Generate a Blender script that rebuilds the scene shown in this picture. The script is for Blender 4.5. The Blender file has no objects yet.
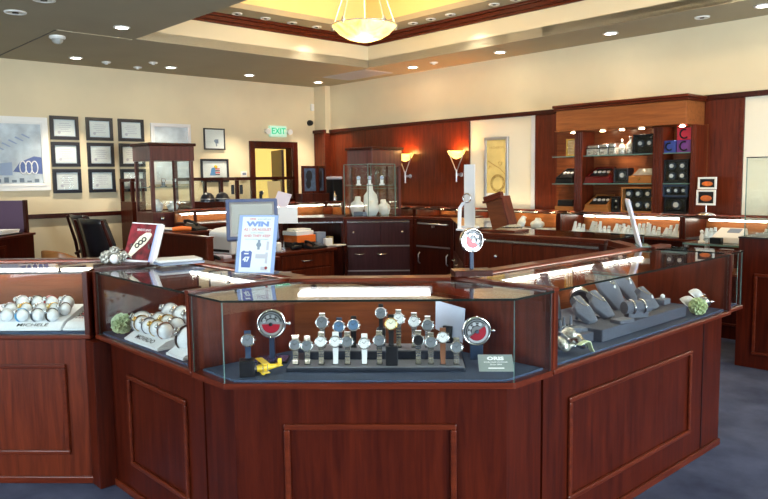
import bpy, bmesh, math, random
from mathutils import Vector, Matrix
random.seed(7)
SC = bpy.context.scene
COL = SC.collection
S2 = 2 ** -.5
PI = math.pi
R = math.radians
RA, RB, RC, RX, RXB = R(45), R(-45), R(135), 0.0, PI   # the octagonal plan: fronts to +b, -a, +a, -y, +y

def AB(a, b, z=0.0):
    """room axes: a runs along the picture wall, b along the wood panelled wall"""
    return Vector(((a + b) * S2, (a - b) * S2, z))

# ------------------------------------------------------------------ materials
def newmat(name):
    m = bpy.data.materials.new(name); m.use_nodes = True
    nt = m.node_tree
    return m, nt, nt.nodes['Principled BSDF'], nt.nodes['Material Output']

def pmat(name, col, rough=.5, metal=0.0, spec=.5, coat=0.0, emis=None, estr=0.0, noise=0.0, nscale=40, bump=0.0, trans=0.0, sheen=0.0):
    m, nt, b, out = newmat(name)
    b.inputs['Base Color'].default_value = (*col, 1)
    b.inputs['Roughness'].default_value = rough
    b.inputs['Metallic'].default_value = metal
    b.inputs['Specular IOR Level'].default_value = spec
    b.inputs['Coat Weight'].default_value = coat
    b.inputs['Coat Roughness'].default_value = .1
    b.inputs['Transmission Weight'].default_value = trans
    b.inputs['Sheen Weight'].default_value = sheen
    if emis:
        b.inputs['Emission Color'].default_value = (*emis, 1)
        b.inputs['Emission Strength'].default_value = estr
    if noise or bump:
        tc = nt.nodes.new('ShaderNodeTexCoord')
        n = nt.nodes.new('ShaderNodeTexNoise'); n.inputs['Scale'].default_value = nscale; n.inputs['Detail'].default_value = 4
        nt.links.new(tc.outputs['Object'], n.inputs['Vector'])
        if noise:
            r = nt.nodes.new('ShaderNodeValToRGB')
            r.color_ramp.elements[0].position = .3; r.color_ramp.elements[1].position = .7
            r.color_ramp.elements[0].color = (*[c * (1 - noise) for c in col], 1)
            r.color_ramp.elements[1].color = (*[min(1, c * (1 + noise)) for c in col], 1)
            nt.links.new(n.outputs['Fac'], r.inputs['Fac']); nt.links.new(r.outputs['Color'], b.inputs['Base Color'])
        if bump:
            bp = nt.nodes.new('ShaderNodeBump'); bp.inputs['Strength'].default_value = bump; bp.inputs['Distance'].default_value = .01
            nt.links.new(n.outputs['Fac'], bp.inputs['Height']); nt.links.new(bp.outputs['Normal'], b.inputs['Normal'])
    return m

def wood(name, dark, light, axis='Z', rough=.32, coat=.06, spec=.22):
    m, nt, b, out = newmat(name)
    tc = nt.nodes.new('ShaderNodeTexCoord'); mp = nt.nodes.new('ShaderNodeMapping')
    sc = {'X': (1.2, 16, 16), 'Y': (16, 1.2, 16), 'Z': (16, 16, 1.2)}[axis]
    mp.inputs['Scale'].default_value = sc
    nt.links.new(tc.outputs['Object'], mp.inputs['Vector'])
    n = nt.nodes.new('ShaderNodeTexNoise'); n.inputs['Scale'].default_value = 2.2; n.inputs['Detail'].default_value = 7; n.inputs['Roughness'].default_value = .62
    n.inputs['Distortion'].default_value = .5
    nt.links.new(mp.outputs['Vector'], n.inputs['Vector'])
    r = nt.nodes.new('ShaderNodeValToRGB')
    e = r.color_ramp.elements
    e[0].position = .28; e[1].position = .74
    e[0].color = (*dark, 1); e[1].color = (*light, 1)
    nt.links.new(n.outputs['Fac'], r.inputs['Fac'])
    nt.links.new(r.outputs['Color'], b.inputs['Base Color'])
    b.inputs['Roughness'].default_value = rough; b.inputs['Specular IOR Level'].default_value = spec
    b.inputs['Coat Weight'].default_value = coat; b.inputs['Coat Roughness'].default_value = .12
    bp = nt.nodes.new('ShaderNodeBump'); bp.inputs['Strength'].default_value = .03; bp.inputs['Distance'].default_value = .004
    nt.links.new(n.outputs['Fac'], bp.inputs['Height']); nt.links.new(bp.outputs['Normal'], b.inputs['Normal'])
    return m

def glassmat(name, tint=(.97, .99, .98), f0=.035):
    """thin pane: clear transmission with Schlick's reflection"""
    m = bpy.data.materials.new(name); m.use_nodes = True
    nt = m.node_tree; nt.nodes.clear()
    out = nt.nodes.new('ShaderNodeOutputMaterial'); mix = nt.nodes.new('ShaderNodeMixShader')
    tr = nt.nodes.new('ShaderNodeBsdfTransparent'); tr.inputs['Color'].default_value = (*tint, 1)
    gl = nt.nodes.new('ShaderNodeBsdfGlossy'); gl.inputs['Roughness'].default_value = 0.01
    lw = nt.nodes.new('ShaderNodeLayerWeight'); lw.inputs['Blend'].default_value = .5
    pw = nt.nodes.new('ShaderNodeMath'); pw.operation = 'POWER'; pw.inputs[1].default_value = 5
    ma = nt.nodes.new('ShaderNodeMath'); ma.operation = 'MULTIPLY_ADD'; ma.inputs[1].default_value = 1 - f0; ma.inputs[2].default_value = f0
    nt.links.new(lw.outputs['Facing'], pw.inputs[0]); nt.links.new(pw.outputs[0], ma.inputs[0])
    nt.links.new(ma.outputs[0], mix.inputs['Fac']); nt.links.new(tr.outputs[0], mix.inputs[1]); nt.links.new(gl.outputs[0], mix.inputs[2])
    nt.links.new(mix.outputs[0], out.inputs['Surface'])
    return m

def emat(name, col, s):
    m = bpy.data.materials.new(name); m.use_nodes = True
    nt = m.node_tree; nt.nodes.clear()
    out = nt.nodes.new('ShaderNodeOutputMaterial'); e = nt.nodes.new('ShaderNodeEmission')
    e.inputs['Color'].default_value = (*col, 1); e.inputs['Strength'].default_value = s
    nt.links.new(e.outputs[0], out.inputs['Surface'])
    return m

DK, LT = (.022, .0021, .0009), (.078, .0098, .0032)
M = dict(
    wood=wood('cherry wood upright grain', DK, LT, 'Z'),
    woodx=wood('cherry wood level grain', DK, LT, 'X'),
    woody=wood('cherry wood cross grain', DK, LT, 'Y'),
    woodl=wood('cherry wood with painted lamp glow', (.19, .055, .016), (.36, .12, .034), 'X', .35, .2),  # brighter copy of the cherry, lamp glow put into its colour
    woodm=wood('cherry wood with painted warm light', (.085, .020, .006), (.19, .052, .015), 'X', .35, .1),  # cherry with the warm case lighting painted into its colour
    woodr=wood('rosy cherry wood', (.050, .0065, .0022), (.150, .0245, .0075), 'Z', .34, .08),
    woodsheen=wood('dark wood with painted daylight sheen', (.028, .0085, .012), (.075, .024, .032), 'Z', .3, .3, .5),  # blue daylight sheen put into the wood colour
    woodt=wood('cherry wood with painted window reflection', (.060, .016, .015), (.130, .036, .034), 'Z', .3, .2, .4),  # purple window reflection painted into the tower wood
    woodd=wood('dark mahogany wood', (.020, .0030, .0018), (.060, .0095, .0045), 'Z'),
    trimw=wood('cherry moulding', (.058, .0080, .0032), (.125, .021, .0075), 'X', .28, .2),
    redd=wood('deep red lacquered wood', (.07, .006, .008), (.16, .015, .015), 'X', .2, .6),
    orangew=wood('orange oak', (.25, .09, .02), (.42, .17, .05), 'X', .3, .3),
    carpet=None,
    wall=pmat('cream wall paint', (.72, .615, .42), .85, spec=.2, noise=.03, nscale=2.5, bump=.02),
    niche=pmat('pale cream panel', (.76, .71, .58), .7, spec=.3, noise=.02, nscale=3),
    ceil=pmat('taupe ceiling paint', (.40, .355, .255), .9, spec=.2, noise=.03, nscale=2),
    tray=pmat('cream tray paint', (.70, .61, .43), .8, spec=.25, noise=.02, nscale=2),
    yellow=pmat('golden yellow paint', (.80, .62, .29), .85, spec=.2, noise=.03, nscale=2),
    hall=pmat('mustard hall paint', (.72, .50, .14), .85, spec=.2, noise=.03, nscale=2),
    glass=glassmat('clear pane'),
    edge=pmat('bottle green glass edge', (.004, .011, .010), .2),
    edgel=pmat('pale green glass edge', (.13, .23, .215), .15),
    deck=pmat('slate blue display cloth', (.030, .052, .105), .8, noise=.15, nscale=180, bump=.1),
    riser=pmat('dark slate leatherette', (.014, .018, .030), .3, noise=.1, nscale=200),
    risertop=pmat('slate leatherette with painted sheen', (.19, .20, .23), .3, noise=.1, nscale=200),  # paler step tops: reflected light put into the colour
    greyv=pmat('blue grey velvet', (.085, .098, .135), .8, noise=.1, nscale=150, sheen=.15),
    white=pmat('white leatherette', (.80, .83, .88), .4, noise=.02, nscale=60),
    paper=pmat('white paper', (.82, .83, .85), .7),
    lilac=pmat('pale lilac paper', (.55, .52, .62), .6),
    pbor=pmat('periwinkle printed border', (.30, .40, .74), .4),
    black=pmat('black plastic', (.006, .006, .008), .4, spec=.3),
    blackf=pmat('black leather', (.014, .014, .017), .32, noise=.2, nscale=60, bump=.1),
    navy=pmat('navy lacquer', (.018, .035, .075), .3),
    silver=pmat('polished steel', (.60, .61, .64), .22, metal=1),
    satin=pmat('brushed aluminium', (.62, .63, .68), .35, metal=1),
    chrome=pmat('chrome', (.85, .86, .88), .06, metal=1),
    gold=pmat('gold plate', (.80, .55, .18), .25, metal=1),
    rblue=pmat('dusk blue velvet', (.055, .064, .095), .75, noise=.1, nscale=150),
    blued=pmat('steel blue dial', (.10, .19, .34), .3),
    dgrey=pmat('grey watch dial', (.15, .165, .19), .3),
    plate=pmat('silvered movement plate', (.24, .25, .27), .3),
    pearl=pmat('mother of pearl', (.70, .70, .72), .3),
    red=pmat('cherry red enamel', (.36, .006, .022), .3, coat=.2),
    redbox=pmat('scarlet leather box', (.72, .02, .05), .4),
    bluebox=pmat('blue leather box', (.03, .055, .27), .4),
    purple=pmat('purple leather box', (.16, .035, .22), .4),
    orange=pmat('orange card', (.80, .17, .02), .5),
    yel=pmat('bright yellow enamel', (.85, .58, .02), .3, coat=.4),
    tan=pmat('tan card', (.42, .33, .15), .6),
    brass=pmat('tarnished brass', (.55, .36, .12), .3, metal=1),
    bluecl=pmat('turquoise strap', (.02, .30, .62), .45),
    brown=pmat('brown leather strap', (.16, .055, .02), .5),
    monit=pmat('slate blue plastic', (.10, .13, .24), .35),
    screen=pmat('pale grey screen', (.42, .44, .42), .12, coat=.5),
    printer=pmat('ivory plastic', (.72, .74, .74), .45),
    greyb=pmat('grey blue card', (.20, .25, .36), .5),
    card=pmat('sage grey card', (.20, .245, .245), .4),
    petal=pmat('pale green petals', (.62, .72, .45), .6),
    petalw=pmat('cream petals', (.78, .74, .58), .6),
    crystal=pmat('sparkling crystal', (.46, .46, .42), .12, metal=.5, noise=.7, nscale=60, bump=.6),
    frameb=pmat('black picture frame', (.012, .013, .022), .3),
    mat=pmat('pale blue picture mount', (.62, .69, .80), .7),
    silverf=pmat('pale silver frame', (.72, .73, .76), .35, metal=.25),
    whitep=pmat('white plastic', (.80, .80, .78), .4),
    led=emat('white case lamp', (1, .92, .80), 13.0),
    ledp=emat('white diffuser lamp', (1, .96, .9), 2.4),
    ledw=emat('warm spot lamp', (1, .78, .48), 22.0),
    lamp=emat('ceiling lamp face', (1, .9, .74), 14.0),
    lampoff=pmat('dull lamp face', (.55, .55, .52), .3),
    exitg=emat('green exit lettering', (.03, .55, .26), .55),
    exitbg=pmat('white exit sign face', (.55, .72, .62), .4, emis=(.5, 1, .72), estr=.12),
    bowl=None, shade=None, grille=pmat('grey vent grille', (.42, .42, .44), .5),
)

def carpet():
    m, nt, b, out = newmat('blue grey cut pile carpet')
    tc = nt.nodes.new('ShaderNodeTexCoord')
    n1 = nt.nodes.new('ShaderNodeTexNoise'); n1.inputs['Scale'].default_value = 1.6; n1.inputs['Detail'].default_value = 5; n1.inputs['Roughness'].default_value = .6
    n2 = nt.nodes.new('ShaderNodeTexNoise'); n2.inputs['Scale'].default_value = 260; n2.inputs['Detail'].default_value = 2
    for n in (n1, n2): nt.links.new(tc.outputs['Object'], n.inputs['Vector'])
    r = nt.nodes.new('ShaderNodeValToRGB'); e = r.color_ramp.elements
    e[0].position = .3; e[1].position = .72
    e[0].color = (.026, .033, .070, 1); e[1].color = (.125, .148, .245, 1)
    nt.links.new(n1.outputs['Fac'], r.inputs['Fac'])
    mx = nt.nodes.new('ShaderNodeMix'); mx.data_type = 'RGBA'; mx.blend_type = 'MULTIPLY'; mx.inputs[0].default_value = .5
    nt.links.new(r.outputs['Color'], mx.inputs[6]); nt.links.new(n2.outputs['Fac'], mx.inputs[7])
    nt.links.new(mx.outputs[2], b.inputs['Base Color'])
    b.inputs['Roughness'].default_value = .95; b.inputs['Specular IOR Level'].default_value = .15
    bp = nt.nodes.new('ShaderNodeBump'); bp.inputs['Strength'].default_value = .4; bp.inputs['Distance'].default_value = .004
    nt.links.new(n2.outputs['Fac'], bp.inputs['Height']); nt.links.new(bp.outputs['Normal'], b.inputs['Normal'])
    return m
M['carpet'] = carpet()

def alabaster(name, c0, c1, s):
    m, nt, b, out = newmat(name)
    tc = nt.nodes.new('ShaderNodeTexCoord')
    n = nt.nodes.new('ShaderNodeTexNoise'); n.inputs['Scale'].default_value = 5; n.inputs['Detail'].default_value = 4; n.inputs['Distortion'].default_value = 1.5
    nt.links.new(tc.outputs['Object'], n.inputs['Vector'])
    r = nt.nodes.new('ShaderNodeValToRGB'); e = r.color_ramp.elements
    e[0].position = .3; e[1].position = .7; e[0].color = (*c0, 1); e[1].color = (*c1, 1)
    nt.links.new(n.outputs['Fac'], r.inputs['Fac'])
    nt.links.new(r.outputs['Color'], b.inputs['Base Color']); nt.links.new(r.outputs['Color'], b.inputs['Emission Color'])
    b.inputs['Emission Strength'].default_value = s; b.inputs['Roughness'].default_value = .3
    return m
M['bowl'] = alabaster('glowing alabaster bowl', (1, .56, .07), (1, .80, .30), .75)
M['shade'] = alabaster('glowing amber glass', (1, .45, .06), (1, .62, .18), 1.1)

# ------------------------------------------------------------------ geometry
class MB:
    def __init__(s): s.v, s.f, s.m, s.sm, s.T = [], [], [], [], Matrix()
    def add(s, vs, fs, m=0, smooth=False):
        n = len(s.v); T = s.T
        s.v += [T @ Vector(p) for p in vs]
        for f in fs: s.f.append([n + i for i in f]); s.m.append(m); s.sm.append(smooth)
        return s
    def box(s, x0, y0, z0, x1, y1, z1, m=0, rim=None):
        vs = [(x, y, z) for z in (z0, z1) for y in (y0, y1) for x in (x0, x1)]
        fs = [(0, 2, 3, 1), (4, 5, 7, 6), (0, 1, 5, 4), (2, 6, 7, 3), (0, 4, 6, 2), (1, 3, 7, 5)]
        if rim is None: return s.add(vs, fs, m)
        d = [z1 - z0, y1 - y0, x1 - x0]; k = d.index(min(d))       # the two broad faces keep m, the rims take rim
        for i, f in enumerate(fs): s.add(vs, [f], m if i // 2 == k else rim)
        return s
    def prism(s, poly, z0, z1, m=0, rim=None):
        a = sum(p[0] * q[1] - q[0] * p[1] for p, q in zip(poly, poly[1:] + poly[:1]))
        if a < 0: poly = poly[::-1]
        n = len(poly)
        vs = [(x, y, z0) for x, y in poly] + [(x, y, z1) for x, y in poly]
        s.add(vs, [tuple(range(n - 1, -1, -1)), tuple(range(n, 2 * n))], m)
        return s.add(vs, [(i, (i + 1) % n, n + (i + 1) % n, n + i) for i in range(n)], m if rim is None else rim)
    def wall(s, p, q, t, z0, z1, m=0, rim=None):
        """upright slab along p-q, its thickness t to the left of the way from p to q"""
        p, q = Vector(p[:2]), Vector(q[:2]); d = (q - p).normalized(); nrm = Vector((-d.y, d.x)) * t
        vs = [(*w, z) for z in (z0, z1) for w in (p, q, q + nrm, p + nrm)]
        if t < 0: fs = [(0, 1, 2, 3), (7, 6, 5, 4), (4, 5, 1, 0), (5, 6, 2, 1), (6, 7, 3, 2), (7, 4, 0, 3)]
        else: fs = [(3, 2, 1, 0), (4, 5, 6, 7), (0, 1, 5, 4), (1, 2, 6, 5), (2, 3, 7, 6), (3, 0, 4, 7)]
        for i, f in enumerate(fs): s.add(vs, [f], m if (rim is None or i in (2, 4)) else rim)
        return s
    def ring(s, c, u, w, r, n): return [c + u * (r * math.cos(2 * PI * i / n)) + w * (r * math.sin(2 * PI * i / n)) for i in range(n)]
    def cyl(s, p0, p1, r0, r1=None, n=16, m=0, smooth=True):
        r1 = r0 if r1 is None else r1
        p0, p1 = Vector(p0), Vector(p1); d = (p1 - p0).normalized()
        u = d.orthogonal().normalized(); w = d.cross(u)
        vs = s.ring(p0, u, w, r0, n) + s.ring(p1, u, w, r1, n)
        s.add(vs, [(i, (i + 1) % n, n + (i + 1) % n, n + i) for i in range(n)], m, smooth)
        return s.add(vs, [tuple(range(n - 1, -1, -1)), tuple(range(n, 2 * n))], m)
    def tube(s, pts, r, n=8, m=0, closed=False, flat=1.0):
        pts = [Vector(p) for p in pts]; k = len(pts); rs = r if isinstance(r, (list, tuple)) else [r] * k
        vs = []; u = None
        for i, p in enumerate(pts):
            a = pts[(i - 1) % k] if (closed or i) else p; b = pts[(i + 1) % k] if (closed or i < k - 1) else p
            d = (b - a).normalized()
            u = d.orthogonal().normalized() if u is None else (u - d * u.dot(d)).normalized()
            vs += s.ring(p, u, d.cross(u) * flat, rs[i], n)
        fs = []
        for i in range(k if closed else k - 1):
            j = (i + 1) % k
            fs += [(i * n + q, i * n + (q + 1) % n, j * n + (q + 1) % n, j * n + q) for q in range(n)]
        s.add(vs, fs, m, True)
        if not closed: s.add(vs, [tuple(range(n - 1, -1, -1)), tuple(range((k - 1) * n, k * n))], m)
        return s
    def lathe(s, prof, n=24, c=(0, 0, 0), m=0, axis='Z'):
        c = Vector(c); vs = []
        for r, z in prof:
            for i in range(n):
                x, y = r * math.cos(2 * PI * i / n), r * math.sin(2 * PI * i / n)
                vs.append(c + (Vector((x, y, z)) if axis == 'Z' else Vector((x, -z, y))))
        k = len(prof)
        fs = [(j * n + i, j * n + (i + 1) % n, (j + 1) * n + (i + 1) % n, (j + 1) * n + i) for j in range(k - 1) for i in range(n)]
        return s.add(vs, fs, m, True)
    def ball(s, c, rx, ry=None, rz=None, n=12, m=0):
        ry = rx if ry is None else ry; rz = rx if rz is None else rz
        k = max(4, n // 2); vs = [(c[0], c[1], c[2] - rz)]
        for j in range(1, k):
            t = -PI / 2 + PI * j / k
            vs += [(c[0] + rx * math.cos(t) * math.cos(2 * PI * i / n), c[1] + ry * math.cos(t) * math.sin(2 * PI * i / n), c[2] + rz * math.sin(t)) for i in range(n)]
        vs.append((c[0], c[1], c[2] + rz)); L = len(vs) - 1
        fs = [(0, 1 + (i + 1) % n, 1 + i) for i in range(n)]
        for j in range(k - 2):
            a = 1 + j * n; fs += [(a + i, a + (i + 1) % n, a + n + (i + 1) % n, a + n + i) for i in range(n)]
        a = 1 + (k - 2) * n; fs += [(a + i, a + (i + 1) % n, L) for i in range(n)]
        return s.add(vs, fs, m, True)
    def band(s, path, w, t, m=0, axis=(1, 0, 0), bump=0.0):
        """a strap: a ribbon of thickness t swept along path, its width along axis"""
        ax = Vector(axis); pts = [Vector(p) for p in path]; k = len(pts); vs = []
        ws = w if isinstance(w, (list, tuple)) else [w] * k
        for i, p in enumerate(pts):
            d = (pts[min(i + 1, k - 1)] - pts[max(i - 1, 0)]).normalized(); nn = ax.cross(d).normalized()
            tt = t * (1 + (bump if i % 2 else 0)); h = ax * (ws[i] / 2)
            vs += [p - h - nn * tt / 2, p + h - nn * tt / 2, p + h + nn * tt / 2, p - h + nn * tt / 2]
        fs = [(i * 4 + q, i * 4 + (q + 1) % 4, i * 4 + 4 + (q + 1) % 4, i * 4 + 4 + q) for i in range(k - 1) for q in range(4)]
        fs += [(3, 2, 1, 0), tuple((k - 1) * 4 + q for q in range(4))]
        return s.add(vs, fs, m)
    def build(s, name, mats, parent=None, loc=(0, 0, 0), rotz=0.0, bevel=0.0, rot=None, seg=2):
        me = bpy.data.meshes.new(name)
        me.from_pydata([tuple(p) for p in s.v], [], s.f)
        for mm in (mats if isinstance(mats, (list, tuple)) else [mats]): me.materials.append(mm)
        for p, a, b in zip(me.polygons, s.m, s.sm): p.material_index = a; p.use_smooth = b
        bm = bmesh.new(); bm.from_mesh(me); bmesh.ops.recalc_face_normals(bm, faces=bm.faces); bm.to_mesh(me); bm.free()
        o = bpy.data.objects.new(name, me); COL.objects.link(o)
        o.location = loc; o.rotation_euler = rot if rot else (0, 0, rotz)
        if parent: o.parent = parent
        if bevel:
            md = o.modifiers.new('bevel', 'BEVEL'); md.width = bevel; md.segments = seg; md.limit_method = 'ANGLE'; md.angle_limit = R(40)
        return o

def tag(o, label, cat, group=None):
    o['label'] = label; o['category'] = cat
    if group: o['group'] = group
    return o

def thing(name, label, cat, loc=(0, 0, 0), rotz=0.0, group=None):
    o = bpy.data.objects.new(name, None); COL.objects.link(o); o.empty_display_size = .1
    o.location = loc if len(loc) == 3 else (*loc, 0); o.rotation_euler = (0, 0, rotz)
    return tag(o, label, cat, group)

def struct(o):
    o['kind'] = 'structure'; return o

def text(name, s, size, m, parent, loc, rot=(PI / 2, 0, 0), align='CENTER', bold=0.0, sx=1.0, label=None):
    cu = bpy.data.curves.new(name, 'FONT'); cu.body = s; cu.size = size; cu.align_x = align; cu.align_y = 'CENTER'
    cu.extrude = .0003; cu.offset = bold; cu.resolution_u = 2
    t = bpy.data.objects.new(name, cu); COL.objects.link(t)
    bpy.context.view_layer.update()
    me = bpy.data.meshes.new_from_object(t.evaluated_get(bpy.context.evaluated_depsgraph_get()))
    bpy.data.objects.remove(t)
    me.materials.clear(); me.materials.append(m)
    o = bpy.data.objects.new(name, me); COL.objects.link(o)
    o.location = loc; o.rotation_euler = rot; o.scale = (sx, 1, 1); o.parent = parent
    if label: o['label'] = label
    return o

def moulding(mb, x0, z0, x1, z1, y, w=.022, d=.014, m=0):
    """picture-frame moulding standing proud of a face at y (towards -y)"""
    mb.box(x0, y - d, z1 - w, x1, y, z1, m); mb.box(x0, y - d, z0, x1, y, z0 + w, m)
    mb.box(x0, y - d, z0 + w, x0 + w, y, z1 - w, m); mb.box(x1 - w, y - d, z0 + w, x1, y, z1 - w, m)
    return mb
# ------------------------------------------------------------------ the room, built in (b, a, z) and turned -45 degrees
CZ = 2.93
def room(name, mats, fn, bevel=0):
    mb = MB(); fn(mb)
    return struct(mb.build(name, mats, None, (0, 0, 0), RB, bevel))
B0, B1, A0, A1 = -9.2, 4.2, -3.4, 7.18
room('floor', M['carpet'], lambda m: m.box(B0 - 2.4, A0 - .15, -.1, B1 + .15, A1 + .15, 0))
def w_left(m):
    for a0, a1, z0, z1 in ((A0, 5.94, 0, 4.4), (6.63, A1 + .15, 0, 4.4), (5.94, 6.63, 1.975, 4.4)): m.box(B0 - .15, a0, z0, B0, a1, z1)
room('wall_left', M['wall'], w_left)
room('wall_back', M['wall'], lambda m: m.box(B0, A1, 0, B1 + .15, A1 + .15, 4.4))
room('wall_corner', M['wall'], lambda m: m.box(B0, A1 - .10, 0, -8.92, A1, CZ))
# walls behind the camera with their shop windows
WR = [(-5.0, -2.9), (-2.6, -.5)]
WS = [(.2, 2.4), (2.7, 4.9)]
def w_rear(m):
    xs = [B0] + [v for p in WR for v in p] + [B1 + .15]
    for i in range(0, len(xs), 2): m.box(xs[i], A0 - .15, 0, xs[i + 1], A0, 4.4)
    for p in WR: m.box(p[0], A0 - .15, 0, p[1], A0, .45); m.box(p[0], A0 - .15, 2.6, p[1], A0, 4.4)
room('wall_rear', M['wall'], w_rear)
def w_right(m):
    xs = [A0] + [v for p in WS for v in p] + [A1]
    for i in range(0, len(xs), 2): m.box(B1, xs[i], 0, B1 + .15, xs[i + 1], 4.4)
    for p in WS: m.box(B1, p[0], 0, B1 + .15, p[1], .25); m.box(B1, p[0], 2.6, B1 + .15, p[1], 4.4)
room('wall_right', M['wall'], w_right)
n = 0
for p in WR:
    n += 1; mb = MB(); y0, y1 = A0 - .10, A0 - .04
    for x in (p[0], (p[0] + p[1]) / 2 - .02, p[1] - .04): mb.box(x, y0, .45, x + .04, y1, 2.6)
    for z in (.45, 2.56): mb.box(p[0], y0, z, p[1], y1, z + .04)
    e = struct(mb.build('window_%d' % n, M['satin'], None, (0, 0, 0), RB))
    MB().box(p[0] + .02, A0 - .075, .47, p[1] - .02, A0 - .069, 2.58).build('window_pane', M['glass'], e)
for p in WS:
    n += 1; mb = MB(); x0, x1 = B1 + .04, B1 + .10
    for y in (p[0], (p[0] + p[1]) / 2 - .02, p[1] - .04): mb.box(x0, y, .25, x1, y + .04, 2.6)
    for z in (.25, 2.56): mb.box(x0, p[0], z, x1, p[1], z + .04)
    e = struct(mb.build('window_%d' % n, M['satin'], None, (0, 0, 0), RB))
    MB().box(B1 + .069, p[0] + .02, .27, B1 + .075, p[1] - .02, 2.58).build('window_pane', M['glass'], e)

# ceiling with its raised tray
TB0, TB1, TA0, TA1 = -7.17, 1.2, 3.26, 6.42
def ceil(m):
    m.box(B0, A0, CZ, TB0, A1, CZ + .1); m.box(TB1, A0, CZ, B1, A1, CZ + .1)
    m.box(TB0, A0, CZ, TB1, TA0, CZ + .1); m.box(TB0, TA1, CZ, TB1, A1, CZ + .1)
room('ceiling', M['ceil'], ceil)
Z1, Z2, Z3 = 3.205, 3.31, 4.25
def frame_boxes(m, o, i, z0, z1, mat=0):
    """a rectangular ring between an outer offset o and an inner offset i from the tray's edge"""
    m.box(TB0 - o, TA0 - o, z0, TB0 + i, TA1 + o, z1, mat); m.box(TB1 - i, TA0 - o, z0, TB1 + o, TA1 + o, z1, mat)
    m.box(TB0 + i, TA0 - o, z0, TB1 - i, TA0 + i, z1, mat); m.box(TB0 + i, TA1 - i, z0, TB1 - i, TA1 + o, z1, mat)
room('trim_1', M['tray'], lambda m: frame_boxes(m, .12, -.004, CZ + .1, Z2 + .05) or frame_boxes(m, .004, 0.0, CZ + .002, CZ + .1))
def crown(m):
    frame_boxes(m, 0, .025, Z1, Z1 + .03); frame_boxes(m, 0, .045, Z1 + .03, Z1 + .075); frame_boxes(m, 0, .075, Z1 + .075, Z2)
room('trim_2', M['trimw'], crown, .006)
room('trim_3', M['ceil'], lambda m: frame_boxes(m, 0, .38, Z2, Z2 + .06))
room('trim_4', M['yellow'], lambda m: frame_boxes(m, 0, .38, Z2 + .06, Z3))
room('trim_5', M['yellow'], lambda m: m.box(TB0, TA0, Z3, TB1, TA1, Z3 + .08))
# a shallow joint in the flat ceiling at the upper left
room('trim_6', M['black'], lambda m: m.box(-9.18, 2.49, CZ - .004, -7.2, 2.505, CZ + .001))
room('trim_7', M['tray'], lambda m: m.box(-7.206, 2.5, CZ - .003, -7.2, 3.24, CZ + .001))

# wood panelling on the back wall: panels, posts and cap, with the cream niches left open
def wp(m):
    m.box(-9.19, A1 - .125, .12, -8.93, A1 - .102, 2.21)
    m.box(-8.915, A1 - .025, .12, -6.07, A1, 2.21); m.box(-5.06, A1 - .025, .12, -2.70, A1, 2.21)
room('trim_8', M['woodr'], wp)
def wcap(m):
    m.box(-9.195, A1 - .15, 2.205, -8.90, A1 - .102, 2.255)
    for b0, b1 in ((-8.90, -4.62), (-3.12, B1)): m.box(b0, A1 - .05, 2.205, b1, A1, 2.255)
room('trim_9', M['woodd'], wcap, .006)
def wpost(m):
    m.box(-8.955, A1 - .14, 0, -8.90, A1 - .0, 2.205)
    m.box(-6.10, A1 - .035, .12, -6.06, A1, 2.205); m.box(-2.74, A1 - .035, .12, -2.70, A1, 2.205)
room('trim_10', M['trimw'], wpost, .004)
room('trim_11', M['niche'], lambda m: (m.box(-6.06, A1 - .012, .12, -5.06, A1, 2.205), m.box(-2.70, A1 - .012, .12, B1, A1, 2.205)))
room('trim_12', M['silverf'], lambda m: m.box(-5.11, A1 - .03, .12, -5.055, A1 - .012, 2.205))
# chair rail and skirting on the picture wall
room('trim_13', M['woodd'], lambda m: (m.box(B0, A0, 1.06, B0 + .03, 5.86, 1.115), m.box(B0, 6.74, 1.06, B0 + .03, A1 - .1, 1.115)), .006)
room('baseboard_left', M['woodd'], lambda m: (m.box(B0, A0, 0, B0 + .02, 5.86, .12), m.box(B0, 6.74, 0, B0 + .02, A1 - .1, .12)), .004)
room('baseboard_back', M['woodd'], lambda m: m.box(-8.9, A1 - .02, 0, B1, A1, .12), .004)
# doorway to the yellow hall
def casing(m):
    m.box(B0, 5.85, 0, B0 + .03, 5.94, 2.065); m.box(B0, 6.63, 0, B0 + .03, 6.72, 2.065); m.box(B0, 5.94, 1.975, B0 + .03, 6.63, 2.065)
    m.box(B0 - .15, 5.94, 0, B0, 5.955, 1.975); m.box(B0 - .15, 6.615, 0, B0, 6.63, 1.975); m.box(B0 - .15, 5.955, 1.96, B0, 6.615, 1.975)
room('trim_14', M['wood'], casing, .005)
def hall(m):
    m.box(-11.5, 4.6, 0, -11.4, 8.6, 2.8); m.box(-11.4, 4.5, 0, -9.35, 4.6, 2.8); m.box(-11.4, 8.6, 0, -9.35, 8.7, 2.8)
    m.box(-11.4, 7.35, 0, -9.35, 8.6, .0005)
room('wall_hall', M['hall'], hall)
room('trim_15', M['wall'], lambda m: m.box(-11.5, 4.5, 2.8, -9.35, 8.7, 2.86))
DH = AB(6.595, -9.37)
d = struct(MB().box(0, 0, .01, .65, .04, 1.955).build('door_1', M['woodd'], None, DH, RB + R(180 - 20), bevel=.004))
mb = MB(); moulding(mb, .09, .2, .56, .9, 0, .02, .01); moulding(mb, .09, 1.05, .56, 1.85, 0, .02, .01); mb.build('panel_moulding', M['trimw'], d)
mb = MB().cyl((.60, 0, 1.0), (.60, -.06, 1.0), .009).ball((.60, -.07, 1.0), .025).cyl((.60, .04, 1.0), (.60, .10, 1.0), .009).ball((.60, .11, 1.0), .025); mb.build('door_handle', M['satin'], d)
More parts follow.
